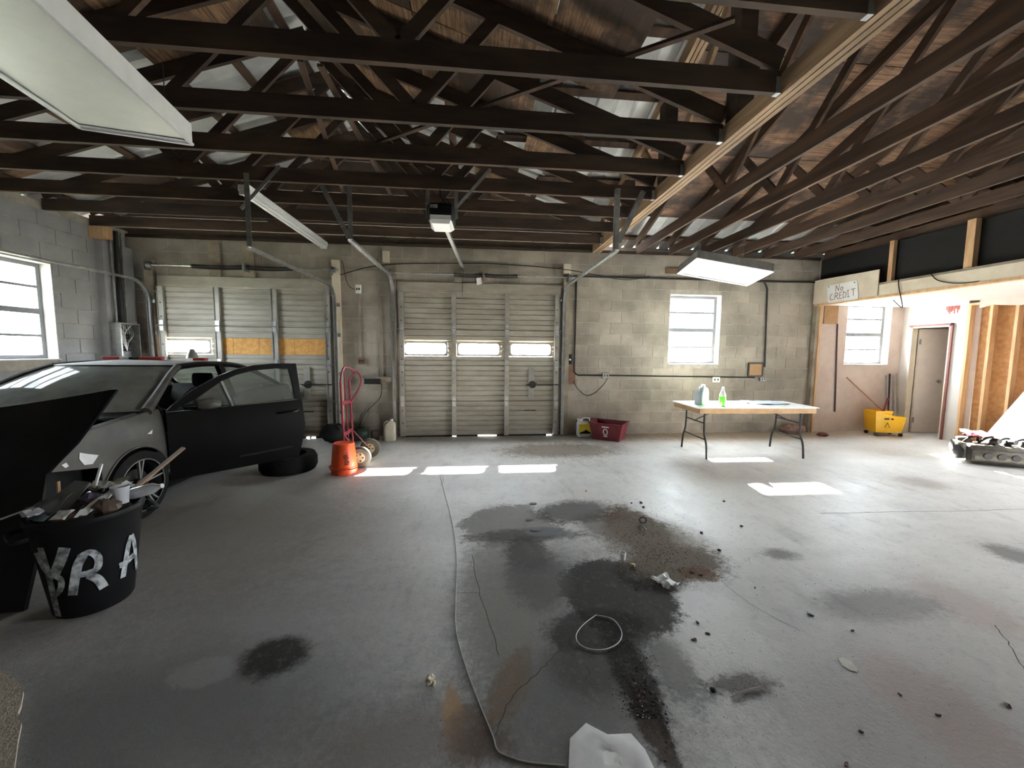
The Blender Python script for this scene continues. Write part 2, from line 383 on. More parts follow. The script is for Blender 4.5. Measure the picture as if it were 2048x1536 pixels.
# ------------------------------------------------------------------ shell
D = 6.8; LX = -5.5; RX = 8.3; FY = -4.0; GX0, GX1 = 2.05, 2.20; WT = 3.25
floor_o = struct('floor', MB().box(LX-.3, 9.9, FY-.2, D+.25, -.12, 0), M_floor)
struct('ground_outside', MB().box(-60, 60, -60, 70, -.4, -.13), mat('outdoor_grass', (.11, .12, .08), .9, col2=(.14, .135, .10), scale=.8, world=True))
one('driveway', MB().box(-6, 10, D+.3, D+14, -.128, -.03), mat('pale_gravel', (.3, .29, .26), .9, world=True), 'pale gravel apron outside the garage doors', 'driveway', kind='structure')
OPEN = [(-5.0, -2.42, 0, 2.438), (-1.24, 1.44, 0, 2.438), (3.53, 4.53, 1.29, 2.57)]
def wall_with_openings(mb, x0, x1, z0, z1, ops, y0, y1, xyswap=False):
    xs = sorted({x0, x1, *[o[0] for o in ops], *[o[1] for o in ops]}); zs = sorted({z0, z1, *[o[2] for o in ops], *[o[3] for o in ops]})
    xs = [x for x in xs if x0 <= x <= x1]; zs = [z for z in zs if z0 <= z <= z1]
    for a, b in zip(xs, xs[1:]):
        run = None
        for c, d in zip(zs, zs[1:]):
            solid = not any(o[0] <= (a+b)/2 <= o[1] and o[2] <= (c+d)/2 <= o[3] for o in ops)
            if solid: run = (run[0], d) if run else (c, d)
            if (not solid or d == zs[-1]) and run:
                if xyswap: mb.box(y0, y1, a, b, run[0], run[1])
                else: mb.box(a, b, y0, y1, run[0], run[1])
                run = None
    return mb
wall_back = struct('wall_back', wall_with_openings(MB(), LX-.25, 6.45, 0, WT, OPEN, D+.003, D+.21), M_mortar)
BL, BH = .4064, .2032
cache = {}
def block_mesh(w_, h_):
    k = (round(w_, 3), round(h_, 3))
    if k not in cache:
        j = .004; c = .003; m = MB(); a, b, e, f = -w_/2+j, w_/2-j, -h_/2+j, h_/2-j
        m.add([(a,.012,e),(b,.012,e),(b,.012,f),(a,.012,f),(a+c,-.002,e+c),(b-c,-.002,e+c),(b-c,-.002,f-c),(a+c,-.002,f-c)],
              [(4,5,6,7),(0,1,5,4),(1,2,6,5),(2,3,7,6),(3,0,4,7)])
        cache[k] = m.mesh('block'); cache[k].materials.append(M_block)
    return cache[k]
blocks = []
for r in range(16):
    z0 = r*BH; z1 = z0+BH; ops = [o for o in OPEN if o[2] < z0+BH/2 < o[3]]
    lint = [(-5.3, -2.1), (-1.54, 1.74)] if r == 12 else []
    x = LX-(BL/2 if r % 2 else 0); segs = []
    while x < 6.45:
        a, b = max(x, LX), min(x+BL, 6.45); segs.append((a, b)); x += BL
    if lint:
        seg2 = []
        for a, b in segs:
            mid = (a+b)/2
            if any(l0 < mid < l1 for l0, l1 in lint) and b-a > .3: seg2 += [(a, mid), (mid, b)]
            else: seg2.append((a, b))
        segs = seg2
    for a, b in segs:
        parts = [(a, b)]
        for o in ops:
            np_ = []
            for p, q in parts:
                if q <= o[0] or p >= o[1]: np_.append((p, q)); continue
                if p < o[0]: np_.append((p, o[0]))
                if q > o[1]: np_.append((o[1], q))
            parts = np_
        for p, q in parts:
            if q-p > .03: blocks.append((p, q, z0, z1))
blocks.sort(key=lambda b: -b[0])
rest = MB()
for i, (p, q, z0, z1) in enumerate(blocks):
    me = block_mesh(q-p, z1-z0); c = Vector(((p+q)/2, D, (z0+z1)/2))
    if i < 300:
        o = bpy.data.objects.new('block', me); COL.objects.link(o); o.location = c; o.parent = wall_back
    else: rest.add([Vector(v.co)+c for v in me.vertices], [tuple(f.vertices) for f in me.polygons])
if rest.v: obj('block_field', rest, M_block, wall_back, kind='stuff')
# alcove part of the back wall (white panel) and left wall
OP3 = (7.09, 8.04, 1.30, 2.48)
wall_alcove = struct('wall_alcove', wall_with_openings(MB(), 6.45, 9.8, 0, WT, [OP3], D+.0, D+.21), M_pinkwall)
WIN1 = (4.66, 5.67, 1.34, 2.59)
LOP = [WIN1]
wall_left = struct('wall_left', wall_with_openings(MB(), FY, D+.21, 0, WT+.1, LOP, LX-.22, LX-.008, True), M_mortar)
lb = MB()
for r in range(16):
    z0 = r*BH; y = FY-(BL/2 if r % 2 else 0)
    while y < D:
        a, b = max(y, FY), min(y+BL, D); y += BL
        segs = [(a, b)]
        if WIN1[2]-.09 < z0+BH/2 < WIN1[3]+.02: segs = [s for s in ((a, min(b, WIN1[0])), (max(a, WIN1[1]), b)) if s[1]-s[0] > .03] if b > WIN1[0] and a < WIN1[1] else segs
        for p, q in segs:
            j = .004; c = .004; e, f = z0+j, z0+BH-j; p2, q2 = p+j, q-j
            lb.add([(LX-.012,p2,e),(LX-.012,q2,e),(LX-.012,q2,f),(LX-.012,p2,f),(LX,p2+c,e+c),(LX,q2-c,e+c),(LX,q2-c,f-c),(LX,p2+c,f-c)],
                   [(4,5,6,7),(0,1,5,4),(1,2,6,5),(2,3,7,6),(3,0,4,7)])
obj('block_field', lb, M_blockblue, wall_left, kind='stuff')
obj('pier', MB().box(LX, LX+.10, 6.28, 6.78, 0, 3.06), M_blockblue, wall_left)
obj('bearing_block', MB().box(LX, LX+.20, 6.20, 6.34, 3.08, 3.24), M_pine, wall_left)
# front wall behind the camera, outer right wall with an unseen bay opening added for sky light
struct('wall_front', wall_with_openings(MB(), LX-.25, 9.9, 0, WT+.1, [], FY-.2, FY), M_block)
struct('wall_right', wall_with_openings(MB(), FY, D+.21, 0, WT+1.6, [(.9, 2.7, 0, 2.1)], 9.6, 9.8, True), M_block)
# partition with the small doorway and stud framing beyond it
DY0, DY1, DZ = 6.02, 6.64, 2.03
part_w = struct('wall_partition', wall_with_openings(MB(), 5.82, D-.002, 0, 2.42, [(DY0, DY1, 0, DZ)], RX, RX+.10, True), M_white)
struct('wall_closet_back', MB().box(9.3, 9.4, 5.6, D, 0, 2.42), M_pinkwall)
struct('wall_closet_side', MB().box(RX+.1, 9.3, 5.72, 5.80, 0, 2.42), M_pinkwall)
stud_w = struct('wall_studs', MB().box(RX+.09, RX+.11, 3.42, 5.70, 0, 2.40), M_osb)
obj('bottom_plate', MB().box(RX, RX+.09, 3.42, 5.82, 0, .038), M_pine, stud_w)
obj('top_plate', MB().box(RX, RX+.09, 3.42, 5.82, 2.34, 2.378), M_pine, stud_w)
for y in (5.80, 5.52, 5.22, 4.82, 4.42, 4.02, 3.62): obj('stud', MB().box(RX-.004, RX+.09, y-.019, y+.019, .038, 2.34), M_pine, stud_w)
struct('ceiling_alcove', MB().box(6.44, 9.6, 3.4, D, 2.42, 2.46), M_white)
struct('attic_shade_panel', MB().box(6.475, 6.50, 3.2, 6.795, 2.462, 3.245), mat('attic_shade_black', (.012, .011, .010), .95, world=True))  # added black panel standing in for the unlit attic behind the header
tb = MB(); pts = []
for i in range(15):
    y = 3.5+i*.155; pts.append((y, 2.30+random.uniform(-.03, .03)))
for (a, za), (b, zb) in zip(pts, pts[1:]): tb.add([(RX-.012,a,2.42),(RX-.012,b,2.42),(RX-.012,b,zb),(RX-.012,a,za),(RX-.002,a,2.42),(RX-.002,b,2.42),(RX-.002,b,zb),(RX-.002,a,za)], [(0,3,2,1),(4,5,6,7),(0,1,5,4),(3,7,6,2),(0,4,7,3),(1,2,6,5)])
obj('torn_drywall_edge', tb, M_pinkwall, stud_w)
rs = MB()
for i in range(9):
    y = 6.12-i*.022; L_ = .05+random.random()*.09; rs.box(RX-.004, RX, y-.008, y+.008, 2.36-L_, 2.36)
obj('red_paint_drips', rs, mat('dried_red_paint', (.32, .05, .04), .6), part_w, label='dark red paint drips above the doorway')
# ------------------------------------------------------------------ roof
ZB = 3.46; RXL = (LX+GX0)/2; RY = 3.1; YE = RY-(D-RY)
def zl(x): return ZB+(GX0-x)/3 if x > RXL else ZB+(x-LX)/3
def zr(y): return ZB+((D-RY)-abs(y-RY))/3
def corr(mb, P, nu, nv, amp=.012, pitch=.23): pass
roof = MB(); off = .16
def rib_sheet(mb, poly_fn, u0, u1, v0f, v1f, n):         # ribbed sheet: ribs every strip along u
    for i in range(n):
        a = u0+(u1-u0)*i/n; b = u0+(u1-u0)*(i+1)/n; m1 = b-(b-a)*.22; m2 = b-(b-a)*.11
        for (s, t, ds, dt) in ((a, m1, 0, 0), (m1, m2, 0, .022), (m2, b, .022, 0)):
            p = [poly_fn(s, v0f(s), ds), poly_fn(t, v0f(t), dt), poly_fn(t, v1f(t), dt), poly_fn(s, v1f(s), ds)]
            mb.add(p, [(0,1,2,3)])
Lf = lambda y, x, h: (x, y, zl(x)+off+h)
Rf = lambda x, y, h: (x, y, zr(y)+off+h)
c1 = lambda k: (lambda q: k)
rib_sheet(roof, Lf, FY-.3, D+.5, c1(LX-.45), c1(RXL), 48)
vx = lambda y: min(GX0+.25, GX0-((D-RY)-abs(y-RY))) if YE < y < D else GX0+.25
rib_sheet(roof, Lf, D+.5, FY-.3, lambda y: RXL+.001, lambda y: max(vx(y)+(.14 if YE < y < D else 0), RXL+.002), 48)
rib_sheet(roof, Rf, 9.9, GX0, c1(D+.45), c1(RY), 34)
rib_sheet(roof, Rf, GX0, 9.9, c1(YE-.3), c1(RY), 34)
vy = lambda x: RY+(x-(GX0-(D-RY)))
rib_sheet(roof, Rf, GX0, GX0-(D-RY)+.02, vy, c1(RY), 16)
rib_sheet(roof, Rf, GX0-(D-RY)+.02, GX0, lambda x: 2*RY-vy(x), c1(RY), 16)
ceiling = struct('ceiling', roof, M_metalroof)
obj('fascia', MB().box(GX0, 9.9, D+.41, D+.44, 3.22, zr(D+.43)+off), M_white, ceiling); obj('soffit', MB().box(GX0-.02, 9.9, D+.19, D+.44, 3.19, 3.22), M_gable, ceiling); obj('soffit', MB().box(LX-.44, LX-.20, FY-.3, D+.5, 3.17, 3.20), M_gable, ceiling); obj('fascia', MB().box(LX-.44, LX-.41, FY-.3, D+.5, 3.2, zl(LX-.43)+off), M_white, ceiling)
struct('ceiling_front', MB().box(GX0-.02, 9.9, FY-.2, YE+.3, 3.40, 3.50), M_gable)
gb = MB()
for i in range(9):
    z = 3.25+i*.17; h = z+.165
    xa = max(LX-.3, LX+(z-ZB-off)*3) if z > ZB+off else LX-.3; xb = GX0+.1-(max(0, z-ZB-off))*3
    gb.box(xa, min(xb, GX0+.05), D+.06, D+.085, z, h)
gable = struct('wall_gable', gb, M_gable)
gf = MB().box(LX-.3, GX0+.3, FY-.2, FY-.1, 3.3, 4.95); struct('wall_gable_front', gf, M_gable)
obj('wall_plate', MB().box(LX, 6.45, D-.005, D+.15, WT, WT+.05), M_truss, gable)
# purlins and plywood sheets
for x in np.arange(LX-.1, RXL-.1, .61): obj('purlin', MB().bar((x, FY, zl(x)+.118), (x, D+.4, zl(x)+.118), .088, .036, (-1/3, 0, 1)), M_truss2, ceiling)
for x in np.arange(RXL+.2, GX0, .61):
    yv = RY+(x-(GX0-(D-RY))); obj('purlin', MB().bar((x, yv, zl(x)+.118), (x, D+.4, zl(x)+.118), .088, .036, (1/3, 0, 1)), M_truss2, ceiling)
for y in np.arange(RY+.1, D+.3, .61):
    xv = GX0-(D-y) if y < D else GX0
    obj('purlin', MB().bar((xv, y, zr(y)+.118), (9.8, y, zr(y)+.118), .088, .036, (0, 1/3, 1)), M_truss2, ceiling)
def ply(pts, m, up):
    P = [Vector(p) for p in pts]; obj('plywood_sheet', MB().prism(P, up), m, ceiling)
rnd = random.Random(11)
def plyL(x0, x1, y0, y1):
    h = .078; ply([(x0, y0, zl(x0)+h), (x1, y0, zl(x1)+h), (x1, y1, zl(x1)+h), (x0, y1, zl(x0)+h)], M_plyL, (0, 0, .013))
for (y0, y1) in ((-1.25, 1.18), (1.19, 3.62)):
    for (x0, x1) in ((-5.5, -4.35), (-4.34, -3.18), (-3.17, -2.01), (-1.70, -.55), (-.54, .60)): plyL(x0, x1, y0, y1)
plyL(.61, 1.25, .4, 3.62); plyL(-1.70, -.55, 3.63, 5.1); plyL(-.54, .60, 3.63, 4.45); plyL(-3.17, -2.01, 3.63, 4.6); plyL(-4.34, -3.18, 3.63, 4.2)
plyL(-5.5, -4.9, 3.63, 5.4); plyL(-2.6, -2.01, 5.0, 6.7); plyL(.0, .60, 5.2, 6.7); plyL(-5.0, -4.35, 5.6, 6.75); plyL(.61, 1.2, 4.3, 5.2)
def plyR(x0, x1, y0, y1):
    h = .078; ply([(x0, y0, zr(y0)+h), (x1, y0, zr(y0)+h), (x1, y1, zr(y1)+h), (x0, y1, zr(y1)+h)], M_plyR, (0, 0, .013))
for i, (y0, y1) in enumerate(((5.06, 6.20), (3.90, 5.05), (3.11, 3.89))):
    x = 2.28-(.61 if i % 2 else 0)
    while x < 9.5:
        a, b = max(x, 2.12), min(x+2.43, 9.6)
        if not (i == 1 and 2.0 < x < 2.0): plyR(a, b, y0, y1)
        x += 2.44
for x in (2.2, 4.64, 7.08): plyR(x, x+2.42, 1.9, 3.09)
# ------------------------------------------------------------------ trusses
def truss_parts(t, to3, span0, span1, ridge, tw=.038, m=M_truss, plies=1):
    # to3(u, z, n): u along span, n ply offset
    def member(nm, u0, z0, u1, z1, h):
        for k in range(plies):
            n = (k-(plies-1)/2)*(tw+.010)
            p, q = Vector(to3(u0, z0, n)), Vector(to3(u1, z1, n)); d = (q-p)
            side = Vector(to3(0, 0, 1))-Vector(to3(0, 0, 0)); up = side.cross(d)
            obj(nm, MB().bar(p, q, tw, h, up), m, t)
    L = span1-span0; zt = ZB+L/6
    member('bottom_chord', span0, WT+.07, span1, WT+.07, .14)
    member('top_chord', span0, ZB, ridge, zt, .14); member('top_chord', span1, ZB, ridge, zt, .14)
    q0, q1 = span0+L/4, span1-L/4; b0, b1 = span0+L/3, span1-L/3; zq = ZB+L/12; zb = WT+.10
    sv = plies; plies_ = 1
    for u0, u1, z in ((b0, q0, zq-.03), (b0, ridge, zt-.06), (b1, ridge, zt-.06), (b1, q1, zq-.03)):
        p, q = Vector(to3(u0, zb, 0)), Vector(to3(u1, z, 0)); side = Vector(to3(0, 0, 1))-Vector(to3(0, 0, 0))
        obj('web', MB().bar(p, q, tw-.002, .09, side.cross(q-p)), m, t)
        n = side.normalized()*(tw/2+.002)*1.0
ys = [6.24, 5.63, 5.02, 4.41, 3.80, 3.19, 2.58, 1.97, 1.36]
LT = []
for i, y in enumerate(ys):
    t = thing('roof_truss', f'dark wooden roof truss over the garage doors, {ORD[i]} out from the block wall', 'roof truss', (RXL, y, WT), group='trusses of the left bay')
    truss_parts(t, lambda u, z, n, y=y: (u, y+n, z), LX+.01, GX0-.005, RXL)
    obj('joist_hanger', MB().box(GX0-.04, GX0-.004, y-.021, y+.021, WT-.003, WT).box(GX0-.04, GX0-.004, y-.022, y-.0195, WT, WT+.10).box(GX0-.04, GX0-.004, y+.0195, y+.022, WT, WT+.10), M_galvd, t)
xs = [2.87+.61*i for i in range(10)]
for i, x in enumerate(xs):
    t = thing('roof_truss', f'brown wooden roof truss running to the window wall, {ORD[i]} right of the tripled girder', 'roof truss', (x, RY, WT), group='trusses of the right bay')
    truss_parts(t, lambda u, z, n, x=x: (x+n, u, z), YE, D-.01, RY, m=M_truss2)
t = thing('girder_truss', 'heavy tripled girder truss between the two roof bays', 'girder', (2.13, RY, WT))
truss_parts(t, lambda u, z, n: (2.128+n, u, z), YE, D-.01, RY, m=M_lumber, plies=3)
for y in (5.4, 4.3, RY): obj('king_post', MB().bar((2.128, y, WT+.14), (2.128, y, zr(y)-.06), .14, .14, (0, 1, 0)), M_truss, t)
# loose braces
def brace(pts, label, w_=.09, h_=.02):
    m = MB()
    for a, b in zip(pts, pts[1:]): m.bar(a, b, w_, h_)
    one('brace_board', m, M_truss2, label, 'brace')
brace([Zp(745, 289, 3.402), Zp(1470, 38, 3.402)], 'long dark diagonal brace lying across the truss bottom chords', .035)
brace([Zp(690, 395, 3.402), Zp(600, 120, 3.402)], 'short brace board laid over the chords left of the ridge', .04)
brace([Zp(815, 450, 3.402), Zp(640, 130, 3.402)], 'thin brace board crossing the chords above the opener', .04)
# ------------------------------------------------------------------ windows
def window(name, to3, u0, u1, z0, z1, reveal_m=M_white, sill=True):
    # to3(u, d, z): d = depth outwards from the inner wall face
    def bx(u_0, u_1, d0, d1, z_0, z_1):
        m = MB().box(0, 1, 0, 1, 0, 1); P = [to3(u_0+(u_1-u_0)*x, d0+(d1-d0)*y, z_0+(z_1-z_0)*z) for x, y, z in m.v]; m.v = [tuple(p) for p in P]; return m
    c = to3((u0+u1)/2, .1, z0); w_ = bpy.data.objects.new(name, None); COL.objects.link(w_); w_.location = c; w_['kind'] = 'structure'
    rv = MB()
    for q in (bx(u0-.001, u0+.012, -.002, .2, z0, z1), bx(u1-.012, u1+.001, -.002, .2, z0, z1), bx(u0, u1, -.002, .2, z1-.012, z1+.001), bx(u0, u1, -.03 if sill else -.002, .2, z0-.001, z0+.014)): rv.add(q.v, q.f)
    obj('reveal', rv, reveal_m, w_)
    fr = MB(); a = .05
    for q in (bx(u0+.012, u0+.012+a, .13, .17, z0+.014, z1-.012), bx(u1-.012-a, u1-.012, .13, .17, z0+.014, z1-.012), bx(u0+.012+a, u1-.012-a, .13, .17, z1-.012-a, z1-.012), bx(u0+.012+a, u1-.012-a, .13, .17, z0+.014, z0+.014+a)): fr.add(q.v, q.f)
    obj('window_frame', fr, M_alum, w_)
    H = z1-z0; zs = [z0+.064, z0+H*.25, z0+H*.5, z0+H*.75, z1-.062]
    for k in (1, 2, 3):
        th = .034 if k == 2 else .015
        obj('meeting_rail' if k == 2 else 'glazing_bar', bx(u0+.062, u1-.062, .13, .165, zs[k]-th, zs[k]+th), M_alum, w_)
    for k in range(4): obj('pane', bx(u0+.062, u1-.062, .148, .151, zs[k]+(.034 if k == 2 else .015 if k else 0), zs[k+1]-(.034 if k == 1 else .015 if k < 3 else 0)), M_glass, w_)
    return w_
window('window_1', lambda u, d, z: Vector((LX-d, u, z)), *WIN1)
window('window_2', lambda u, d, z: Vector((u, D+d, z)), 3.53, 4.53, 1.29, 2.57)
window('window_3', lambda u, d, z: Vector((u, D+d, z)), *OP3)
# ------------------------------------------------------------------ garage doors
def garage_door(name, x0, x1, lites, boards=(), latch_x=None, gaps=()):
    dr = bpy.data.objects.new(name, None); COL.objects.link(dr); dr.location = ((x0+x1)/2, 6.75, 0); dr['kind'] = 'structure'
    zs = [.012, .63, 1.25, 1.87, 2.49]; yf = 6.745
    def prof(z0, z1, n):                        # stepped ribs over a height
        out = []; p = (z1-z0)/n
        for k in range(n):
            a = z0+k*p; out += [(a, .012), (a+p*.16, .012), (a+p*.24, 0), (a+p*.92, -.003), (a+p, .012)]
        return out
    def pan(xa, xb, z0, z1, n, par, nm='door_section'):
        pr_ = prof(z0, z1, n); rows = [[(xa, yf+d, z), (xb, yf+d, z)] for z, d in pr_]
        return rows
    for k in range(4):
        z0, z1 = zs[k]+.003, zs[k+1]-.003; mb = MB()
        def panel(xa, xb, a, b, n): mb.grid([[(xa, yf+d, z), (xb, yf+d, z)] for z, d in prof(a, b, n)]); mb.box(xa, xb, yf+.026, yf+.03, a-.006 if a > .1 else a, b+.006)
        if k == 2:
            l0, l1 = 1.415, 1.66; panel(x0, x1, z0, l0, 2); panel(x0, x1, l1, z1, 2)
            cur = x0
            for a, b in [*lites, *boards]: panel(cur, a, l0, l1, 3) if a > cur else None; cur = b
            panel(cur, x1, l0, l1, 3)
        else: panel(x0, x1, z0, z1, 7)
        obj('door_section', mb, M_doorpan, dr)
    for a, b in lites:
        fr = MB(); l0, l1 = 1.415, 1.66; out = [(a,l0),(b,l0),(b,l1),(a,l1)]; r = .05; i_ = .03; inn = []
        for cx, cz, t0 in ((a+i_+r, l0+i_+r, 180), (b-i_-r, l0+i_+r, 270), (b-i_-r, l1-i_-r, 0), (a+i_+r, l1-i_-r, 90)):
            inn += [(cx+r*math.cos(math.radians(t0+q*22.5)), cz+r*math.sin(math.radians(t0+q*22.5))) for q in range(5)]
        ou = []
        for j, c in enumerate(out): ou += [c]*5
        n = 20; fr.add([(x, yf-.004, z) for x, z in ou]+[(x, yf-.004, z) for x, z in inn]+[(x, yf+.028, z) for x, z in inn], [(j, (j+1) % n, n+(j+1) % n, n+j) for j in range(n)]+[(n+j, n+(j+1) % n, 2*n+(j+1) % n, 2*n+j) for j in range(n)])
        lf = obj('lite_frame', fr, M_doorpan, dr); obj('pane', MB().add([(x, yf+.02, z) for x, z in inn], [tuple(range(20))]), M_glass, lf)
    st = [x0+.04, x0+(x1-x0)/3, x0+2*(x1-x0)/3, x1-.04]
    for j, x in enumerate(st):
        s_ = obj('stile', MB().box(x-.04, x+.04, yf-.045, yf-.004, .02, 2.485).box(x-.04, x-.034, yf-.058, yf-.045, .02, 2.485), M_stile, dr)
        if j in (0, 3):
            h = MB()
            for z in np.arange(.25, 2.4, .22): h.lathe([(.011, yf-.0475), (.011, yf-.0445)], (x, 0, z), 8, 'y')
            obj('bolt_hole', h, M_dark, s_)
        for z in zs[1:4]:
            obj('hinge', MB().box(x-.03, x+.03, yf-.056, yf-.046, z-.085, z-.012).box(x-.03, x+.03, yf-.056, yf-.046, z+.012, z+.085).lathe([(.012, x-.035), (.012, x+.035)], (0, yf-.054, z), 8, 'x'), M_galv, s_)
    for j, x in ((0, x0-.02), (3, x1+.02)):
        for z in (.1, .63, 1.25, 1.87, 2.40):
            obj('roller', MB().lathe([(.022, x-.012), (.022, x+.012)], (0, yf-.05, z), 10, 'x').bar((x, yf-.05, z), (x+(.06 if j == 0 else -.06), yf-.05, z), .01, .01), M_galvd, dr)
    if latch_x:
        x = latch_x; l = obj('lock_plate', MB().box(x-.05, x+.05, yf-.03, yf-.012, .66, 1.22), M_stile, dr)
        obj('lock_bar', MB().bar((x-.09, yf-.05, .92), (x1+.01, yf-.05, .92), .012, .02), M_dark, l)
        obj('lock_hub', MB().lathe([(.05, yf-.055), (.065, yf-.045), (.065, yf-.03)], (x+.02, 0, .92), 14, 'y').bar((x-.06, yf-.06, .90), (x+.10, yf-.06, .95), .014, .014), M_dark, l)
        obj('pull_handle', MB().tube([(x-.10, yf-.005, .46), (x-.10, yf-.04, .46), (x+.08, yf-.04, .46), (x+.08, yf-.005, .46)], .009, 6), M_dark, dr)
    sl = MB(); cur = x0
    for a, b in gaps:
        sl.box(cur, a, yf-.01, yf+.03, .001, .02); cur = b
    sl.box(cur, x1, yf-.01, yf+.03, .001, .02); obj('bottom_seal', sl, M_rubber, dr)
    for xe in (x0, x1): obj('weather_stop', MB().box(xe-.045, xe+.045, 6.7755, 6.806, .0, 2.495), M_stile, dr)
    obj('header_board', MB().box(x0-.03, x1+.03, 6.758, 6.797, 2.495, 2.66), M_doorpan, dr)
    return dr
d2x0, d2x1 = -1.28, 1.47
L2 = [(Yp(808, 700).x, Yp(896, 700).x), (Yp(914, 700).x, Yp(1001, 700).x), (Yp(1018, 700).x, Yp(1103, 700).x)]
d2 = garage_door('door_2', d2x0, d2x1, L2, latch_x=Yp(1062, 760, 6.745).x, gaps=((-.40, -.33), (.05, .38), (1.28, 1.38)))
d1x0, d1x1 = -5.02, -2.40
L1 = [(Yp(330, 690).x, Yp(428, 690).x)]
B1 = [(Yp(444, 690).x, Yp(546, 690).x), (Yp(556, 690).x, Yp(660, 690).x)]
d1 = garage_door('door_1', d1x0, d1x1, L1, B1, latch_x=Yp(615, 760, 6.745).x, gaps=((-2.86, -2.80), (-2.78, -2.70), (-2.60, -2.47)))
for a, b in B1:
    n = 4 if a < -4 else 3
    for k in range(n):
        p, q = a+(b-a)*k/n, a+(b-a)*(k+1)/n
        obj('osb_infill', MB().box(p-.002, q+.002, 6.752+.004*(k % 2), 6.768+.004*(k % 2), 1.39, 1.69), mat('orange_osb', (.70, .38, .11), .8, col2=(.54, .26, .07), scale=22, world=True), d1)
# jambs and wooden blocks round the doors
def plank(name, mb, m, label, cat='board', group=None): return one(name, mb, m, label, cat, group)
plank('door_jamb', MB().box(-2.36, -2.24, 6.735, 6.797, .10, 2.98), M_cream, 'cream painted jamb post right of the left garage door', 'jamb')
plank('door_jamb', MB().box(-1.42, -1.33, 6.735, 6.797, 0, 2.95), M_dirtywood, 'grimy wooden jamb post left of the middle garage door', 'jamb')
plank('door_jamb', MB().box(1.55, 1.66, 6.735, 6.797, 0, 2.85), M_dirtywood, 'grimy wooden jamb post right of the middle garage door', 'jamb')
plank('door_jamb', MB().box(-5.22, -5.09, 6.735, 6.797, 0, 2.9), M_dirtywood, 'grey jamb post at the far left of the car bay door', 'jamb')
for x, z0, z1, w_, lb_ in ((-4.18, 2.665, 3.20, .17, 'pale mounting board above the car, left of the spring bracket'), (-3.66, 2.665, 3.20, .17, 'pale mounting board behind the left door spring bracket'),
        (-.30, 2.665, 3.02, .13, 'narrow mounting board above the middle door, beside the opener rail'), (.14, 2.665, 3.00, .15, 'mounting board behind the middle door spring bracket')):
    plank('spring_mounting_board', MB().box(x-w_/2, x+w_/2, 6.755, 6.797, z0, z1), M_dirtywood, lb_)
def spring(xa, xb, s0, smid, s1, z, label):
    t = thing('torsion_spring_assembly', label, 'door spring', ((xa+xb)/2, 6.66, z))
    obj('shaft', MB().tube([(xa, 6.66, z), (xb, 6.66, z)], .011, 8), M_galv, t)
    for a, b in ((s0, smid-.02), (smid+.02, s1)):
        n = int((b-a)/.018); pts = [(a+(b-a)*i/(n*8), 6.66+.03*math.cos(i*math.pi/4), z+.03*math.sin(i*math.pi/4)-.02*math.sin(math.pi*(i/(n*8)))*.6) for i in range(n*8+1)]
        obj('spring', MB().tube(pts, .006, 5), M_dark, t)
    obj('anchor_bracket', MB().box(smid-.012, smid+.012, 6.60, 6.755, z-.06, z+.06), M_galvd, t)
    for x in (xa+.08, xb-.08):
        obj('cable_drum', MB().lathe([(.03, x-.03), (.05, x-.03), (.045, x+.02), (.03, x+.03)], (0, 6.66, z), 12, 'x'), M_galvd, t)
        obj('end_bracket', MB().box(x-.045, x-.038, 6.60, 6.735, z-.07, z+.07), M_galvd, t)
spring(-5.15, -2.22, -4.46, -3.66, -2.95, 2.80, 'torsion springs on a shaft above the left garage door')
spring(-1.45, 1.72, -.36, .14, .72, 2.78, 'torsion springs on a shaft above the middle garage door')
plank('warning_tag', MB().prism([(.02, 6.62, 2.72), (.10, 6.62, 2.74), (.115, 6.62, 2.63), (.03, 6.62, 2.61)], (0, .003, 0)), M_paper, 'small white warning tag hanging from the middle door spring', 'tag')
def track(x, ye, zend, side, label):
    R = .30; zt = zend; pts = [(x, 6.70, .02), (x, 6.70, zt-R)]
    for k in range(1, 9):
        a = math.pi/2*k/8; pts.append((x, 6.70-R+R*math.cos(a), zt-R+R*math.sin(a)))
    pts.append((x, ye, zt))
    t = thing('door_track', label, 'track', (x, 6.70, 0))
    m = MB()
    for a, b in zip(pts, pts[1:]):
        d = (Vector(b)-Vector(a)).normalized(); up = Vector((1,0,0)).cross(d)
        m.bar(Vector(a)-d*.002, Vector(b)+d*.002, .05, .004, up)
        for s_ in (-1, 1): m.bar(Vector(a)+up*.012+Vector((s_*.024,0,0))-d*.002, Vector(b)+up*.012+Vector((s_*.024,0,0))+d*.002, .004, .028, up)
    obj('rail', m, M_galv, t)
    for z in (.45, 1.1, 1.75, 2.25): obj('track_bracket', MB().box(min(x, x+side*.07), max(x, x+side*.07), 6.715, 6.735, z-.03, z+.03), M_galvd, t)
    return t
t1 = track(-2.31, 4.29, 2.55, 1, 'steel overhead door track at the right of the car bay')
t1b = track(-5.14, 3.2, 2.56, 1, 'steel overhead door track along the left wall above the car')
t2 = track(-1.37, 4.50, 2.72, -1, 'steel overhead door track left of the middle door')
t3 = track(1.55, 4.21, 2.63, 1, 'steel overhead door track right of the middle door')
def angle_iron(p, q, label, wd=.05, holes=True, m=M_galvd):
    t = MB(); p, q = Vector(p), Vector(q); t.bar(p, q, wd, .004, (0, 1, 0)); d = (q-p).normalized()
    a = d.cross(Vector((0,1,0))); a = a.normalized() if a.length > .01 else Vector((1,0,0))
    t.bar(p+a*wd/2+Vector((0,wd/2,0)), q+a*wd/2+Vector((0,wd/2,0)), .004, wd, (0, 1, 0))
    o = one('hanger_strap', t, m, label, 'bracket'); return o
angle_iron((-2.31, 4.30, 2.55), (-2.31, 4.30, 3.28), 'upright perforated hanger holding the end of the car bay track')
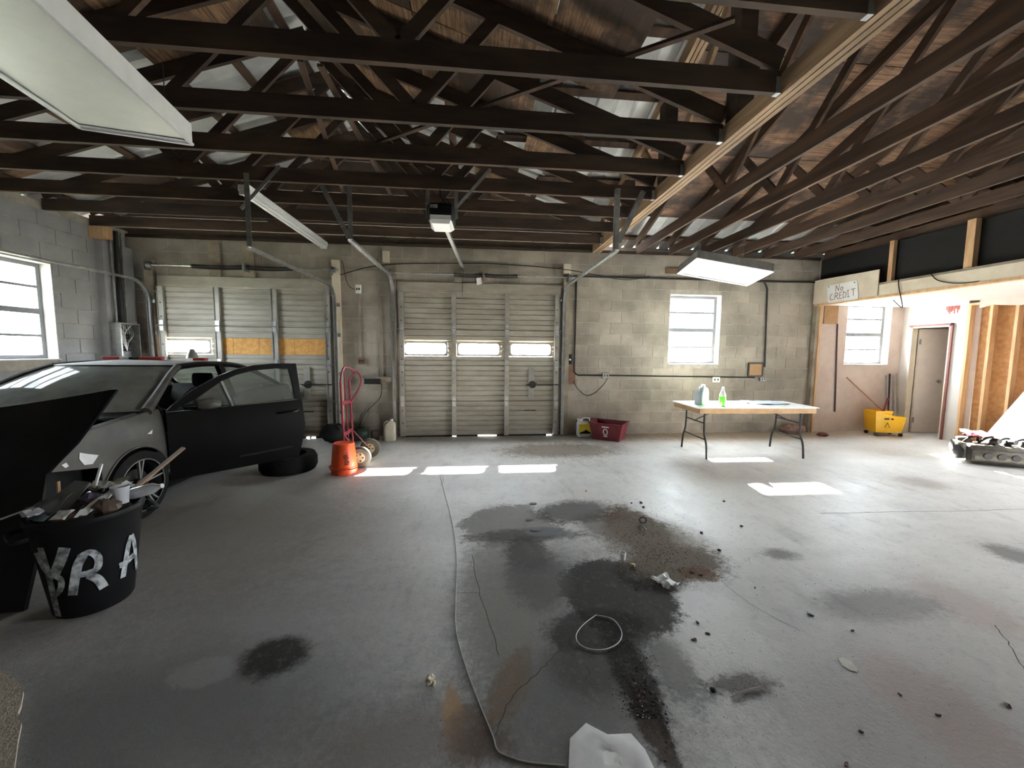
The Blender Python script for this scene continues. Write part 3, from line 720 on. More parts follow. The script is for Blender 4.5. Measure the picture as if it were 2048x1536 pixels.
angle_iron((-5.14, 3.24, 2.56), (-5.14, 3.24, 3.28), 'upright hanger holding the far end of the left wall track')
angle_iron((-2.42, 4.38, 2.95), (-2.02, 4.38, 3.40), 'bright diagonal strut beside the car bay track hanger', .035, m=M_galv)
angle_iron((-1.37, 4.52, 2.72), (-1.37, 4.52, 3.30), 'upright hanger holding the left track of the middle door')
angle_iron((-1.38, 4.47, 2.74), (-1.66, 4.47, 3.30), 'slanted hanger brace on the left track of the middle door')
angle_iron((1.55, 4.22, 2.63), (1.55, 4.22, 3.28), 'upright perforated hanger holding the right track of the middle door')
angle_iron((1.59, 4.26, 2.72), (1.86, 4.26, 3.28), 'slanted perforated brace next to the right track of the middle door')
# opener
op = thing('garage_door_opener', 'black and white garage door opener hung from the trusses', 'door opener', (-.36, 4.45, 2.86))
hx = -.365
sh = MB().rbox(hx-.145, hx+.145, 4.25, 4.62, 2.885, 3.06, .03)
obj('motor_housing', sh, M_black, op, smooth=True)
obj('light_lens', MB().add([(hx-.11,4.245,2.93),(hx+.11,4.245,2.93),(hx+.11,4.245,2.885),(hx-.11,4.245,2.885),(hx-.09,4.26,2.845),(hx+.09,4.26,2.845),(hx+.09,4.55,2.845),(hx-.09,4.55,2.845),(hx-.13,4.58,2.885),(hx+.13,4.58,2.885)],
    [(0,1,2,3),(3,2,5,4),(4,5,6,7),(7,6,9,8),(3,4,7,8),(2,9,6,5)]), M_whiteplast, op)
obj('label_plate', MB().box(hx-.11, hx-.03, 4.243, 4.249, 3.00, 3.035), M_galvd, op)
obj('rail', MB().bar((hx+.02, 4.6, 2.93), (-.20, 6.70, 2.885), .04, .045), M_galv, op)
obj('pull_arm', MB().bar((-.20, 6.728, 2.88), (-.22, 6.728, 2.45), .025, .006), M_dark, op)
for s_ in (-1, 1): obj('hanger', MB().box(hx+s_*.155-.02, hx+s_*.155+.02, 4.42, 4.424, 2.95, 3.33), M_galvd, op)
obj('power_lead', MB().tube(bez([(hx-.02, 4.35, 3.07), (hx+.05, 4.33, 3.13), (hx+.10, 4.33, 3.05), (hx-.01, 4.4, 3.18), (hx, 4.4, 3.4)]), .006, 6), M_black, op)
angle_iron((-.20, 4.35, 3.05), (.16, 4.20, 3.40), 'bright slanted strut right of the door opener', .03, m=M_galv)
# ------------------------------------------------------------------ light fixtures
st = thing('strip_light', 'long fluorescent strip light under the trusses above the car', 'light fixture', (-2.46, 5.6, 3.16))
obj('housing', MB().box(-2.52, -2.40, 4.52, 6.72, 3.19, 3.249), M_fixture, st)
for dx in (-.035, .035): obj('tube', MB().tube([(-2.46+dx, 4.56, 3.165), (-2.46+dx, 6.68, 3.165)], .013, 8), M_whiteplast, st)
for y in (4.53, 6.70): obj('lamp_holder', MB().box(-2.51, -2.41, y-.012, y+.012, 3.145, 3.19), M_fixture, st)
def troffer(name, label, corners, hgt, back):
    # corners: bottom face a, b, c, d (world); box rises along +normal
    A, B, C_, D_ = [Vector(c) for c in corners]; n = (B-A).cross(D_-A).normalized()
    if n.z < 0: n = -n
    cen = (A+B+C_+D_)/4; t = thing(name, label, 'light fixture', cen)
    o = obj('housing', MB().add([A, B, C_, D_, A+n*hgt, B+n*hgt, C_+n*hgt, D_+n*hgt], [(4,5,6,7),(0,1,5,4),(1,2,6,5),(2,3,7,6),(3,0,4,7)]), back, t)
    ins = [cen+(p-cen)*.93 for p in (A, B, C_, D_)]; fr = MB().add([A, B, C_, D_, *ins], [(0,1,5,4),(1,2,6,5),(2,3,7,6),(3,0,4,7)])
    for a_, b_ in ((A, B), (B, C_), (C_, D_), (D_, A)): fr.bar(a_-n*.004, b_-n*.004, .02, .012, n)
    obj('rim', fr, M_fixture, t); obj('diffuser', MB().add([p+n*.006 for p in ins], [(0,1,2,3)]), M_diffuser, t)
    return t, cen, n
tr, cen, n = troffer('panel_light', 'tilted white panel light hanging by a rod near the right window', [(3.37, 5.709, 2.947), (4.574, 5.635, 2.764), (4.593, 6.234, 2.65), (3.39, 6.308, 2.834)], .13, mat('grimy_fixture_case', (.22, .22, .21), .5, var=.4))
obj('hanging_rod', MB().tube([(3.55, 5.9, 3.02), (3.55, 5.9, 3.26)], .007, 6).tube([(3.50, 5.72, 3.275), (3.60, 6.15, 3.275)], .007, 6), M_dark, tr)
obj('hanging_wire', MB().tube([(4.42, 6.1, 2.79), (4.42, 6.1, 3.26)], .003, 5), M_dark, tr)
zL = 2.93
tr, cen, n = troffer('panel_light', 'big dusty panel light hanging at the upper left near the camera', [Zp(160, 255, zL), Zp(385, 288, zL), Zp(385, 288, zL)+Vector((.18, -1.25, 0)), Zp(160, 255, zL)+Vector((.18, -1.25, 0))], .13, M_fixture)
for dx, dy in ((-.25, .4), (.25, .4), (-.18, -.5), (.3, -.5)): obj('hanging_wire', MB().tube([cen+Vector((dx, dy, .13)), cen+Vector((dx, dy, .33))], .003, 5), M_dark, tr)
# ------------------------------------------------------------------ electrical things on the walls
pn = thing('breaker_panel', 'open grey breaker panel with exposed wires on the left wall', 'breaker panel', (LX+.1, 6.45, 1.36))
px0 = LX+.103
obj('cabinet', MB().box(px0+.0, px0+.14, 6.30, 6.32, 1.34, 1.88).box(px0, px0+.14, 6.62, 6.64, 1.34, 1.88).box(px0, px0+.14, 6.32, 6.62, 1.86, 1.88).box(px0, px0+.14, 6.32, 6.62, 1.34, 1.36).box(px0, px0+.01, 6.32, 6.62, 1.36, 1.86), M_galvd, pn)
for r in range(6):
    for c in range(2): obj('breaker', MB().box(px0+.01, px0+.08, 6.40+c*.07, 6.46+c*.07, 1.45+r*.045, 1.49+r*.045), M_black, pn)
for k in range(7):
    y = 6.34+.04*k; obj('wire', MB().tube(bez([(px0+.06, y, 1.85), (px0+.10, 6.36+.03*((k*3) % 8), 1.72), (px0+.09, 6.40+.02*((k*5) % 7), 1.58), (px0+.10, 6.44, 1.46)], 5), .005, 5), [M_whiteplast, M_black, M_galvd][k % 3], pn)
def conduit(pts, label, r=.013, m=M_galvd): return one('conduit', MB().tube(pts, r, 8), m, label, 'conduit')
conduit([(px0+.03, 6.38, 1.88), (px0+.03, 6.38, 3.24)], 'thin grey conduit rising from the breaker panel, nearer the window', .016)
conduit([(px0+.04, 6.46, 1.88), (px0+.04, 6.46, 3.24)], 'fat dark conduit rising from the breaker panel', .028, M_dark)
conduit([(px0+.03, 6.56, 1.88), (px0+.03, 6.56, 3.24)], 'thin conduit rising from the breaker panel, nearer the corner', .014)
CY = D-.022
conduit([(1.70, CY, 2.83), (5.30, CY, 2.83), (6.40, CY, 2.84)], 'dark conduit running along the block wall under the trusses', .014, M_dark)
conduit([(5.33, CY, 2.81), (5.36, CY, 2.78), (5.40, CY, 2.7), (5.44, CY, 1.25)], 'conduit dropping down the block wall right of the window', .014, M_dark)
conduit(bez([(1.78, CY, 2.8), (1.78, CY, 1.3), (1.78, CY, 1.16), (1.84, CY, 1.09), (1.95, CY, 1.085), (2.31, CY, 1.08)], 6), 'conduit bending from the middle door jamb to the double outlet', .013, M_dark)
conduit([(2.42, CY, 1.08), (5.25, CY, 1.05)], 'long level conduit on the block wall below the window', .012, M_dark)
conduit([(-1.62, CY, 3.2), (-1.60, CY, 1.05)], 'thin conduit on the block wall left of the middle door', .010, M_dirtywood)
conduit([(-1.95, CY, 2.46), (-1.95, CY, 1.38)], 'thin pipe below the small white box between the doors', .010, M_dirtywood)
def outlet(c, w_, h_, label, m=M_whiteplast, d=.04):
    t = thing('outlet_box', label, 'outlet', (c[0], D, c[1]))
    obj('box', MB().rbox(c[0]-w_/2, c[0]+w_/2, D-d-.003, D-.003, c[1]-h_/2, c[1]+h_/2, .006), m, t)
    for dx in (-.2, .2): obj('socket', MB().box(c[0]+dx*w_-.012, c[0]+dx*w_+.012, D-d-.006, D-d-.002, c[1]-.018, c[1]+.018), M_dark, t)
outlet((2.36, 1.08), .12, .10, 'double outlet on the block wall with a cord hanging from it', M_galvd)
outlet((4.48, 1.01), .15, .10, 'white outlet box on the block wall under the window')
outlet((5.42, 1.02), .12, .07, 'low outlet under the framed board on the block wall', M_galvd)
outlet((-1.95, 2.52), .09, .14, 'small white wall box between the two garage doors')
outlet((-1.93, 1.32), .10, .11, 'rusty square wall box between the two garage doors', mat('rusty_box', (.16, .09, .05), .8))
sw = thing('door_switch', 'black switch box beside the middle garage door', 'switch', (1.72, D, 1.3)); obj('box', MB().box(1.66, 1.72, D-.045, D-.003, 1.28, 1.46), M_black, sw); obj('button', MB().box(1.675, 1.705, D-.05, D-.044, 1.35, 1.38), M_paper, sw)
one('backing_board', MB().box(1.67, 1.80, D-.02, D-.003, .92, 1.25), mat('reddish_board', (.22, .12, .08), .85), 'reddish scrap board under the door switch', 'board')
one('sensor_box', MB().box(-1.53, -1.42, 6.735-.04, 6.735, 2.96, 3.14), M_cream, 'small cream box at the upper left corner of the middle door', 'box')
one('sensor_box', MB().box(1.53, 1.66, 6.735-.04, 6.735, 2.86, 3.02), M_cream, 'small cream box at the upper right corner of the middle door', 'box')
fb = thing('framed_board', 'small cork board in a dark frame on the block wall', 'picture frame', (5.27, D, 1.07))
obj('board', MB().box(5.14, 5.40, D-.02, D-.006, 1.09, 1.30), M_brown, fb)
obj('frame', MB().bar((5.13, D-.015, 1.08), (5.13, D-.015, 1.32), .025, .025).bar((5.41, D-.015, 1.08), (5.41, D-.015, 1.32), .025, .025).bar((5.13, D-.015, 1.32), (5.41, D-.015, 1.32), .025, .025).bar((5.13, D-.015, 1.08), (5.41, D-.015, 1.08), .025, .025), M_dark, fb)
one('vent_box', MB().box(3.42, 3.72, D-.03, D-.003, 2.93, 3.02), mat('rusty_box', (.16, .09, .05), .8), 'rusty flat box high on the block wall above the window', 'box')
def wire(pts, label, r=.005, m=M_black, nm='wire', n=6): return one(nm, MB().tube(bez(pts, n), r, 6), m, label, 'wire')
wire([(2.40, CY, 1.04), (2.33, CY, .92), (2.15, CY, .75), (2.0, CY, .72), (1.84, CY, .85), (1.76, CY, .98)], 'black cord sagging in a loop from the double outlet', .006)
wire([(-2.23, 6.745, 2.74), (-1.55, 6.66, 2.90), (-.4, 6.64, 2.96), (.5, 6.64, 2.97), (1.6, 6.65, 2.91), (2.6, D-.055, 2.79), (3.1, D-.048, 2.86)], 'black cable strung across above the middle garage door', .007)
wire([(-2.2, CY, 2.98), (-2.12, CY, 2.6), (-1.98, CY, 2.5)], 'short dark wire to the small white wall box', .005)
wire([(-1.60, 6.75, .952), (-1.62, 6.75, .7), (-1.9, CY, .4), (-2.0, CY, .12), (-1.95, 6.70, .03)], 'loose wire hanging down behind the hand truck', .005)
one('wood_bracket', MB().box(-1.72, -1.42, 6.70, 6.797, .96, 1.05), M_dirtywood, 'wooden bracket stub on the wall left of the middle door', 'bracket')
one('wood_bracket', MB().box(-1.86, -1.60, 6.66, 6.69, .93, 1.02), M_dark, 'dark metal latch beside the wooden bracket stub', 'latch')
wire([(-1.4, 6.24, 3.252), (-1.2, 6.24, 3.14), (-1.15, 6.27, 3.20), (-.9, 6.24, 3.252)], 'loose wire drooping from the last truss left of the opener rail', .004)
wire([(.9, 6.24, 3.252), (1.1, 6.24, 3.12), (1.35, 6.24, 3.2), (1.5, 6.24, 3.252)], 'loose wire drooping from the last truss right of the opener rail', .004)
wire([(6.36, 5.33, 2.634), (6.345, 5.32, 2.62), (6.34, 5.3, 2.5), (6.36, 5.25, 2.25), (6.40, 5.3, 2.22), (6.5, 5.5, 2.35)], 'dark wire dangling under the header beam by the window', .006)
wire([(6.36, 4.9, 2.634), (6.343, 4.89, 2.61), (6.34, 4.8, 2.52), (6.34, 4.6, 2.45), (6.36, 4.4, 2.44), (6.40, 4.25, 2.46)], 'dark wire drooping across the header beam at the right', .006)
# ------------------------------------------------------------------ alcove header, sign, posts
hb = thing('header_beam', 'long cream header beam over the alcove opening', 'beam', (6.4, 5.1, 2.40))
obj('face_board', MB().box(6.36, 6.40, 3.2, 6.78, 2.435, 2.60), M_cream, hb); obj('soffit_board', MB().box(6.355, 6.455, 3.2, 6.78, 2.395, 2.433), M_pine, hb)
obj('cap_board', MB().box(6.35, 6.455, 3.2, 6.78, 2.602, 2.63), M_dirtywood, hb)
sb = thing('sign_board', 'plain cream plywood panel over the corner of the header beam', 'panel', (6.35, 6.2, 2.42)); obj('panel', MB().prism([(6.352, 6.78, 2.435), (6.352, 5.61, 2.435), (6.352, 5.61, 2.84), (6.352, 6.78, 2.87)], (-.012, 0, 0)), M_cream, sb)
sg = thing('no_credit_sign', 'white hand-lettered sign reading No CREDIT', 'sign', (6.33, 6.2, 2.5))
def sp(x, y): return Xp(x, y, 6.333)
cor = [sp(1654, 572), sp(1715, 560), sp(1717, 598), sp(1656, 607)]
def rounded(c, r=.12, n=4):
    out = []
    for i in range(4):
        a, b, d = c[i-1], c[i], c[(i+1) % 4]
        for k in range(n+1):
            t = k/n; p = b+(a-b).normalized()*.04*(1-t)**2+(d-b).normalized()*.04*t**2; out.append(p)
    return out
obj('plate', MB().prism(rounded(cor), (-.004, 0, 0)), M_whiteplast, sg)
M_ink = mat('faded_red_ink', (.30, .12, .10), .7)
def stroke(mb, pts, u, v, o, w_, lift):          # ribbon stroke on plane o + u*x + v*y
    P = [o+u*x+v*y for x, y in pts]; nrm = u.cross(v).normalized()
    for a, b in zip(P, P[1:]):
        d = (b-a).normalized(); s_ = nrm.cross(d)*w_/2; e = d*w_*.3
        mb.add([a-s_-e+lift, a+s_-e+lift, b+s_+e+lift, b-s_+e+lift], [(0,1,2,3)])
O = cor[3]; U_ = (cor[2]-cor[3]); V_ = (cor[0]-cor[3]); LIFT = Vector((-.0065, 0, 0))
letters = [[(.30,.60),(.33,.92),(.40,.62),(.44,.95)], [(.48,.62),(.53,.62),(.55,.74),(.51,.80),(.47,.74),(.48,.62)],
  [(.18,.50),(.11,.42),(.09,.24),(.14,.16),(.20,.2)], [(.24,.16),(.29,.52)], [(.29,.52),(.36,.50),(.36,.38),(.28,.34)], [(.30,.34),(.37,.15)],
  [(.50,.52),(.43,.50),(.41,.18),(.49,.17)], [(.42,.35),(.48,.36)], [(.55,.52),(.53,.18),(.62,.22),(.64,.42),(.55,.53)], [(.70,.54),(.70,.19)], [(.67,.53),(.74,.55)], [(.67,.19),(.74,.20)], [(.80,.56),(.93,.58)], [(.87,.57),(.86,.22)]]
m = MB()
for L_ in letters: stroke(m, L_, U_, V_, O, .011, LIFT)
obj('lettering', m, M_ink, sg)
for x, y in ((.07,.93),(.92,.90)): obj('screw', MB().lathe([(.009, -.004), (.009, .004)], tuple(O+U_*x+V_*y+Vector((-.006,0,0))), 8, 'x'), M_dark, sg)
one('support_post', MB().box(6.38, 6.44, 5.46, 5.52, 2.63, 3.25), M_pine, 'short pine post on the header beam beside the sign panel', 'post')
one('support_post', MB().box(6.37, 6.45, 4.48, 4.57, 2.63, 3.25), M_pine, 'thick short pine post on the header beam at the right', 'post')
one('corner_post', MB().box(6.42, 6.455, 6.69, 6.79, 0, 2.395), M_pine, 'orange pine corner post where block wall meets the white alcove', 'post')
one('corner_post', MB().box(6.36, 6.418, 6.71, 6.79, 0, 2.395), M_dirtywood, 'grimy dark post edge beside the orange corner post', 'post')
a0, a1 = Yp(1648, 615), Yp(1673, 648)
one('cardboard_scrap', MB().box(a0.x, a1.x, D-.02, D-.002, a1.z, a0.z+.05), M_brown, 'brown cardboard square on the white alcove wall', 'board')
one('wall_pole', MB().tube([(a1.x, D-.02, a1.z), (Yp(1668, 823).x, D-.02, Yp(1668, 823).z)], .012, 8), mat('dark_maroon_pipe', (.06, .025, .03), .5), 'thin dark vertical pipe on the white alcove wall', 'pipe')
# doorway with slab
d3 = bpy.data.objects.new('door_3', None); COL.objects.link(d3); d3.location = (RX, 6.3, 0); d3['kind'] = 'structure'
obj('frame', MB().box(RX-.02, RX+.1, DY0-.0, DY0+.025, 0, DZ).box(RX-.02, RX+.1, DY1-.025, DY1, 0, DZ).box(RX-.02, RX+.1, DY0, DY1, DZ-.025, DZ), M_cream, d3)
obj('casing', MB().box(RX-.03, RX-.0, DY0-.03, DY0-.001, 0, DZ+.03).box(RX-.03, RX, DY0-.03, DY1+.03, DZ+.001, DZ+.03), mat('dark_red_trim', (.20, .07, .055), .7), d3)
sl = thing('closet_door', 'pale grey slab door standing open inside the closet doorway', 'door', (RX+.11, 6.61, 0), math.radians(-6))
obj('slab', MB().box(0, .62, -.035, 0, .012, 1.99), mat('pale_door', (.62, .54, .48), .6, var=.08), sl, local=True)
obj('knob', MB().lathe([(.012, -.03), (.012, -.05), (.028, -.055), (.028, -.085), (.012, -.095)], (.40, -.005, 1.0), 12, 'y'), M_galvd, sl, local=True, smooth=True)
for z in (.25, 1.75): obj('hinge', MB().box(-.01, .03, -.04, -.034, z-.05, z+.05), M_galvd, sl, local=True)
one('green_bottle', MB().lathe([(.045, 0), (.05, .03), (.05, .11), (.02, .15), (.02, .18)], (9.1, 6.45, 0), 12), mat('dull_green_plastic', (.16, .22, .07), .5), 'dull green bottle on the closet floor', 'bottle', smooth=True)
# leaning poles
for k, (x, y, dx, m_, lb_) in enumerate(((7.92, 6.60, .02, M_galvd, 'grey pipe leaning in the alcove corner, front one'), (8.00, 6.66, .04, M_dark, 'dark pipe leaning in the alcove corner'), (8.08, 6.62, .03, M_galvd, 'grey pipe leaning in the alcove corner nearest the doorway'), (8.16, 6.60, -.02, M_dirtywood, 'brown stick leaning in the alcove corner'))):
    one('leaning_pipe', MB().tube([(x, y, 0), (x+.06, 6.76, 1.10+.03*(k % 2))], .014, 8), m_, lb_, 'pipe')
# mop bucket
mb_ = thing('mop_bucket', 'yellow wheeled mop bucket with wringer', 'mop bucket', (7.62, 6.42, 0), math.radians(-14))
rows = []
for z, s_ in ((.07, .80), (.20, .88), (.36, .97)):
    ring = [(-.26*s_, -.16*s_), (0, -.19*s_), (.26*s_, -.16*s_), (.28*s_, 0), (.26*s_, .16*s_), (0, .19*s_), (-.26*s_, .16*s_), (-.28*s_, 0), (-.26*s_, -.16*s_)]
    rows.append([(x, y, z+(.10 if (z > .3 and x < -.01) else .03 if z > .3 and x < .1 else 0)) for x, y in ring])
inner = [[(x*.93, y*.9, z) for x, y, z in r] for r in reversed(rows)]
b_ = MB().grid(rows+inner); b_.add([rows[0][i] for i in range(8)], [tuple(reversed(range(8)))]); obj('tub', b_, M_yellow, mb_, local=True, smooth=True)
obj('wringer', MB().add([(-.25,-.15,.44),(0.02,-.16,.44),(.02,.14,.44),(-.25,.14,.44),(-.22,-.11,.30),(-.02,-.11,.30),(-.02,.11,.30),(-.22,.11,.30),(-.25,-.15,.47),(.02,-.16,.47),(.02,.14,.47),(-.25,.14,.47)], [(0,4,5,1),(1,5,6,2),(2,6,7,3),(3,7,4,0),(4,7,6,5),(0,1,9,8),(1,2,10,9),(2,3,11,10),(3,0,8,11)]), M_yellow, mb_, local=True)
obj('wringer_handle', MB().tube([(-.02, .03, .36), (.06, .03, .70)], .016, 8), M_red, mb_, local=True)
for x, y in ((-.2, -.12), (.2, -.12), (-.2, .12), (.2, .12)):
    c_ = obj('caster', MB().lathe([(.032, y-.012), (.032, y+.012)], (x, 0, .032), 12, 'y'), M_dark, mb_, local=True)
for z, x0_, x1_ in ((.33, -.12, -.05), (.33, -.01, .02)): obj('warning_print', MB().box(x0_, x1_, -.186, -.178, z-.012, z+.012), M_black, mb_, local=True)
obj('warning_triangle', MB().tube([(-.11, -.182, .17), (-.03, -.184, .17), (-.07, -.186, .26)], .006, 4, closed=True), M_black, mb_, local=True)
mo = thing('mop', 'mop with a brown handle leaning out of the yellow bucket', 'mop', (7.72, 6.50, .3))
obj('handle', MB().tube([(7.70, 6.48, .40), (7.10, 6.72, 1.06)], .012, 8), mat('brown_handle', (.30, .16, .09), .6), mo)
obj('mop_head', MB().lathe([(.02, .12), (.05, .06), (.07, 0), (.03, -.02)], (7.73, 6.46, .30), 10), M_dirtywood, mo, smooth=True)
# white sheet leaning at the far right, engine
one('drywall_sheet', MB().prism([(7.86, 5.28, 0), (7.70, 3.9, 0), (8.22, 3.9, 1.15), (8.27, 4.92, 1.18)], (.015, 0, .012)), mat('white_sheet', (.55, .57, .60), .6, var=.05), 'white sheet of paneling leaning against the bare studs', 'panel')
# ------------------------------------------------------------------ car (nose towards the camera, parked at the left door)
CX = -3.76
car = thing('car', 'dusty grey sedan with black open door and no hood or bumper', 'car', (CX, 4.7, 0))
def lerp(a, b, t): return a+(b-a)*t
def interp(tbl, x):
    for (a, va), (b, vb) in zip(tbl, tbl[1:]):
        if x <= b: return lerp(va, vb, max(0, (x-a)/(b-a)))
    return tbl[-1][1]
def hw(y, z):
    b = interp([(2.75, .74), (3.0, .81), (3.3, .855), (3.6, .868), (5.5, .868), (6.2, .84), (6.62, .76)], y)
    return b*(1-.09*((z-.55)/.42)**2 if z > .55 else 1-.05*((z-.55)/.35)**2)
ztop = lambda y: interp([(2.75, .74), (2.9, .80), (3.04, .84), (3.4, .885), (3.75, .925), (4.0, .935), (6.0, .955), (6.62, .93)], y)
WY, WR, AR = 3.555, .305, .312; RWY = 5.98
def zlow(y, wy, front):
    d = y-wy
    if abs(d) < AR: return max(.335+math.sqrt(AR*AR-d*d), .24)
    if front and d < 0: return interp([(2.75, .66), (3.25, .565)], y)
    return .24
def side_panel(ya, yb, wy, front, s, n=48, nz=9):
    ysx = sorted({*[ya+(yb-ya)*i/n for i in range(n+1)], *[v for v in (wy-AR+.001, wy+AR-.001, wy-AR-.001, wy+AR+.001) if ya < v < yb]}); rows = []
    for y in ysx:
        a, b = zlow(y, wy, front), ztop(y); rows.append([(CX+s*hw(y, a+(b-a)*k/nz), y, a+(b-a)*k/nz) for k in range(nz+1)]+[(CX+s*(hw(y, b)-.05), y, b+.012)])
    if s < 0: rows = [list(reversed(r)) for r in rows]
    return MB().grid(rows, (-s*.012, 0, 0))
for s in (1, -1):
    f = obj('front_fender', side_panel(2.78, 3.875, WY, True, s), M_paintgrey, car, smooth=True)
    arc = [(CX+s*(hw(WY+AR*math.cos(a), .335+AR*math.sin(a))+.002), WY+AR*math.cos(a), .335+AR*math.sin(a)) for a in [math.pi*(.04+.92*k/24) for k in range(25)]]
    obj('wheel_arch_lip', MB().tube(arc, .009, 6), M_paintgrey, f, smooth=True)
    obj('rear_quarter', side_panel(4.98, 6.62, RWY, False, s), M_paintgrey, car, smooth=True)
    rows = [[(CX+s*(hw(y, .22)-.01), y, .17), (CX+s*hw(y, .26), y, .24), (CX+s*(hw(y, .3)-.03), y, .31), (CX+s*(hw(y, .3)-.12), y, .31)] for y in (3.86, 4.2, 4.6, 5.0, 5.3, 5.66)]
    obj('sill', MB().grid(rows if s > 0 else [list(reversed(r)) for r in rows], (-s*.01, 0, -.01)), M_paintblack if s > 0 else M_paintgrey, car, smooth=True)
    # wheel well liner
    lin = [[(CX+s*xx, WY+(AR+.004)*math.cos(a), .335+(AR+.004)*math.sin(a)) for xx in (.80, .48)] for a in [math.pi*k/16 for k in range(17)]]
    obj('wheel_well_liner', MB().grid(lin), M_rubber, car)
    obj('a_pillar', MB().tube([(CX+s*.80, 3.74, .93), (CX+s*.735, 4.0, 1.10), (CX+s*.665, 4.22, 1.23), (CX+s*.60, 4.42, 1.305)], [.045, .035, .03, .035], 8), M_paintgrey, car, smooth=True)
    obj('b_pillar', MB().bar((CX+s*.80, 5.0, .90), (CX+s*.62, 5.06, 1.29), .05, .09, (0, 1, 0)), M_paintblack, car)
    obj('roof_rail', MB().tube(bez([(CX+s*.60, 4.42, 1.305), (CX+s*.605, 4.8, 1.325), (CX+s*.605, 5.3, 1.30), (CX+s*.60, 5.65, 1.24), (CX+s*.65, 5.95, 1.12), (CX+s*.72, 6.25, .97)], 5), .032, 8), M_paintblack, car, smooth=True)
    obj('rear_side_glass', MB().add([(CX+s*.795, 5.05, .94), (CX+s*.80, 5.75, .96), (CX+s*.64, 5.62, 1.22), (CX+s*.625, 5.08, 1.28)], [(0,1,2,3)]), M_doorglass, car)
# right (far) door closed
rows = [[(CX-hw(y, .24+(.93-.24)*k/8), y, .24+(.93-.24)*k/8) for k in range(9)] for y in (3.885, 4.2, 4.6, 4.97)]
rd = obj('passenger_door', MB().grid([list(reversed(r)) for r in rows], (.03, 0, 0)), M_paintgrey, car, smooth=True)
obj('door_glass', MB().add([(CX-.80, 3.95, .94), (CX-.80, 4.96, .95), (CX-.62, 5.0, 1.28), (CX-.62, 4.45, 1.28)], [(0,1,2,3)]), M_doorglass, rd)
# roof, windshield, rear glass, trunk
def roofz(v, y): return interp([(4.25, 1.30), (4.42, 1.325), (4.8, 1.345), (5.3, 1.32), (5.7, 1.25)], y)+.03*(1-v*v)
rows = [[(CX+.60*v, lerp(4.25+.17*v*v, 5.70-.05*v*v, u), roofz(v, lerp(4.25+.17*v*v, 5.70-.05*v*v, u))) for v in [-1+2*k/16 for k in range(17)]] for u in [k/14 for k in range(15)]]
obj('roof', MB().grid(rows, (0, 0, -.015)), M_roofpaint, car, smooth=True)
rows = []
for u in [k/12 for k in range(13)]:
    row = []
    for v in [-1+2*k/20 for k in range(21)]:
        b = Vector((CX+.79*v, 3.44+.30*v*v, .955-.02*v*v)); t_ = Vector((CX+.59*v, 4.25+.17*v*v, roofz(v, 4.25+.17*v*v)-.01))
        p = b.lerp(t_, u); p.z += .035*math.sin(math.pi*u); row.append(tuple(p))
    rows.append(row)
ws = obj('windshield', MB().grid(rows), M_carglass, car, smooth=True)
obj('windshield_seal', MB().tube([rows[-1][j] for j in range(21)], .010, 6), M_black, ws)
obj('rear_window', MB().grid([[(CX+.58*v, 5.70, roofz(v, 5.70)) for v in (-1, -.5, 0, .5, 1)], [(CX+.68*v, 6.25, .97) for v in (-1, -.5, 0, .5, 1)]]), M_doorglass, car)
rows = [[(CX+v*(hw(y, .93)-.05), y, z+.02*(1-v*v)) for v in (-1, -.5, 0, .5, 1)] for y, z in ((6.22, .965), (6.45, .96), (6.60, .93), (6.64, .85), (6.65, .5), (6.62, .3))]
obj('trunk_lid', MB().grid(rows, (0, 0, -.01)), M_paintgrey, car, smooth=True)
rows = [[(CX+.79*v, 3.44+.30*v*v-.001-dy, .955-.02*v*v-dz) for v in [-1+2*k/12 for k in range(13)]] for dy, dz in ((0, 0), (.10, .02), (.16, .03))]
obj('cowl_panel', MB().grid(rows, (0, 0, -.01)), M_black, car)
for x0_, x1_ in ((-.1, .5), (-.62, .0)): obj('wiper', MB().tube([(CX+x1_, 3.42+.3*x1_*x1_, .97), (CX+(x0_+x1_)/2, 3.46, 1.0), (CX+x0_, 3.50, .995)], .008, 5), M_black, car)
# engine bay, nose structure
obj('inner_tub', MB().box(CX-.68, CX+.68, 3.30, 3.34, .25, .93).box(CX-.68, CX-.64, 2.9, 3.3, .25, .74).box(CX+.64, CX+.68, 2.9, 3.3, .25, .74).box(CX-.68, CX+.68, 2.9, 3.3, .22, .25).box(CX-.70, CX+.70, 3.33, 6.5, .20, .26), M_black, car)
obj('radiator_support', MB().box(CX-.66, CX+.66, 2.90, 2.96, .64, .70).box(CX-.66, CX-.58, 2.90, 2.96, .25, .64).box(CX+.58, CX+.66, 2.90, 2.96, .25, .64).box(CX-.58, CX+.58, 2.92, 2.95, .25, .64), M_dark, car)
obj('bumper_beam', MB().box(CX-.60, CX+.60, 2.80, 2.88, .42, .52), M_dark, car)
obj('engine_cover', MB().rbox(CX-.30, CX+.35, 3.0, 3.26, .55, .80, .04), M_dark, car, smooth=True)
obj('battery', MB().box(CX+.40, CX+.60, 3.02, 3.22, .55, .78), M_galvd, car)
obj('strut_tower', MB().lathe([(.11, .6), (.10, .82), (.06, .84), (.03, .87)], (CX+.55, 3.38, 0), 14), M_galvd, car, smooth=True)
obj('brace_bar', MB().bar((CX-.45, 3.36, .90), (CX+.62, 3.38, .90), .03, .02), M_galv, car)
rndc = random.Random(3)
for k in range(9):
    a = Vector((CX+rndc.uniform(-.3, .6), rndc.uniform(3.0, 3.3), .84)); b = a+Vector((rndc.uniform(-.2, .2), rndc.uniform(-.15, .15), rndc.uniform(-.02, .07)))
    obj('hose', MB().tube(bez([a, (a+b)/2+Vector((0, 0, .05)), b]), .010, 6), [M_galvd, M_black, M_whiteplast][k % 3], car)
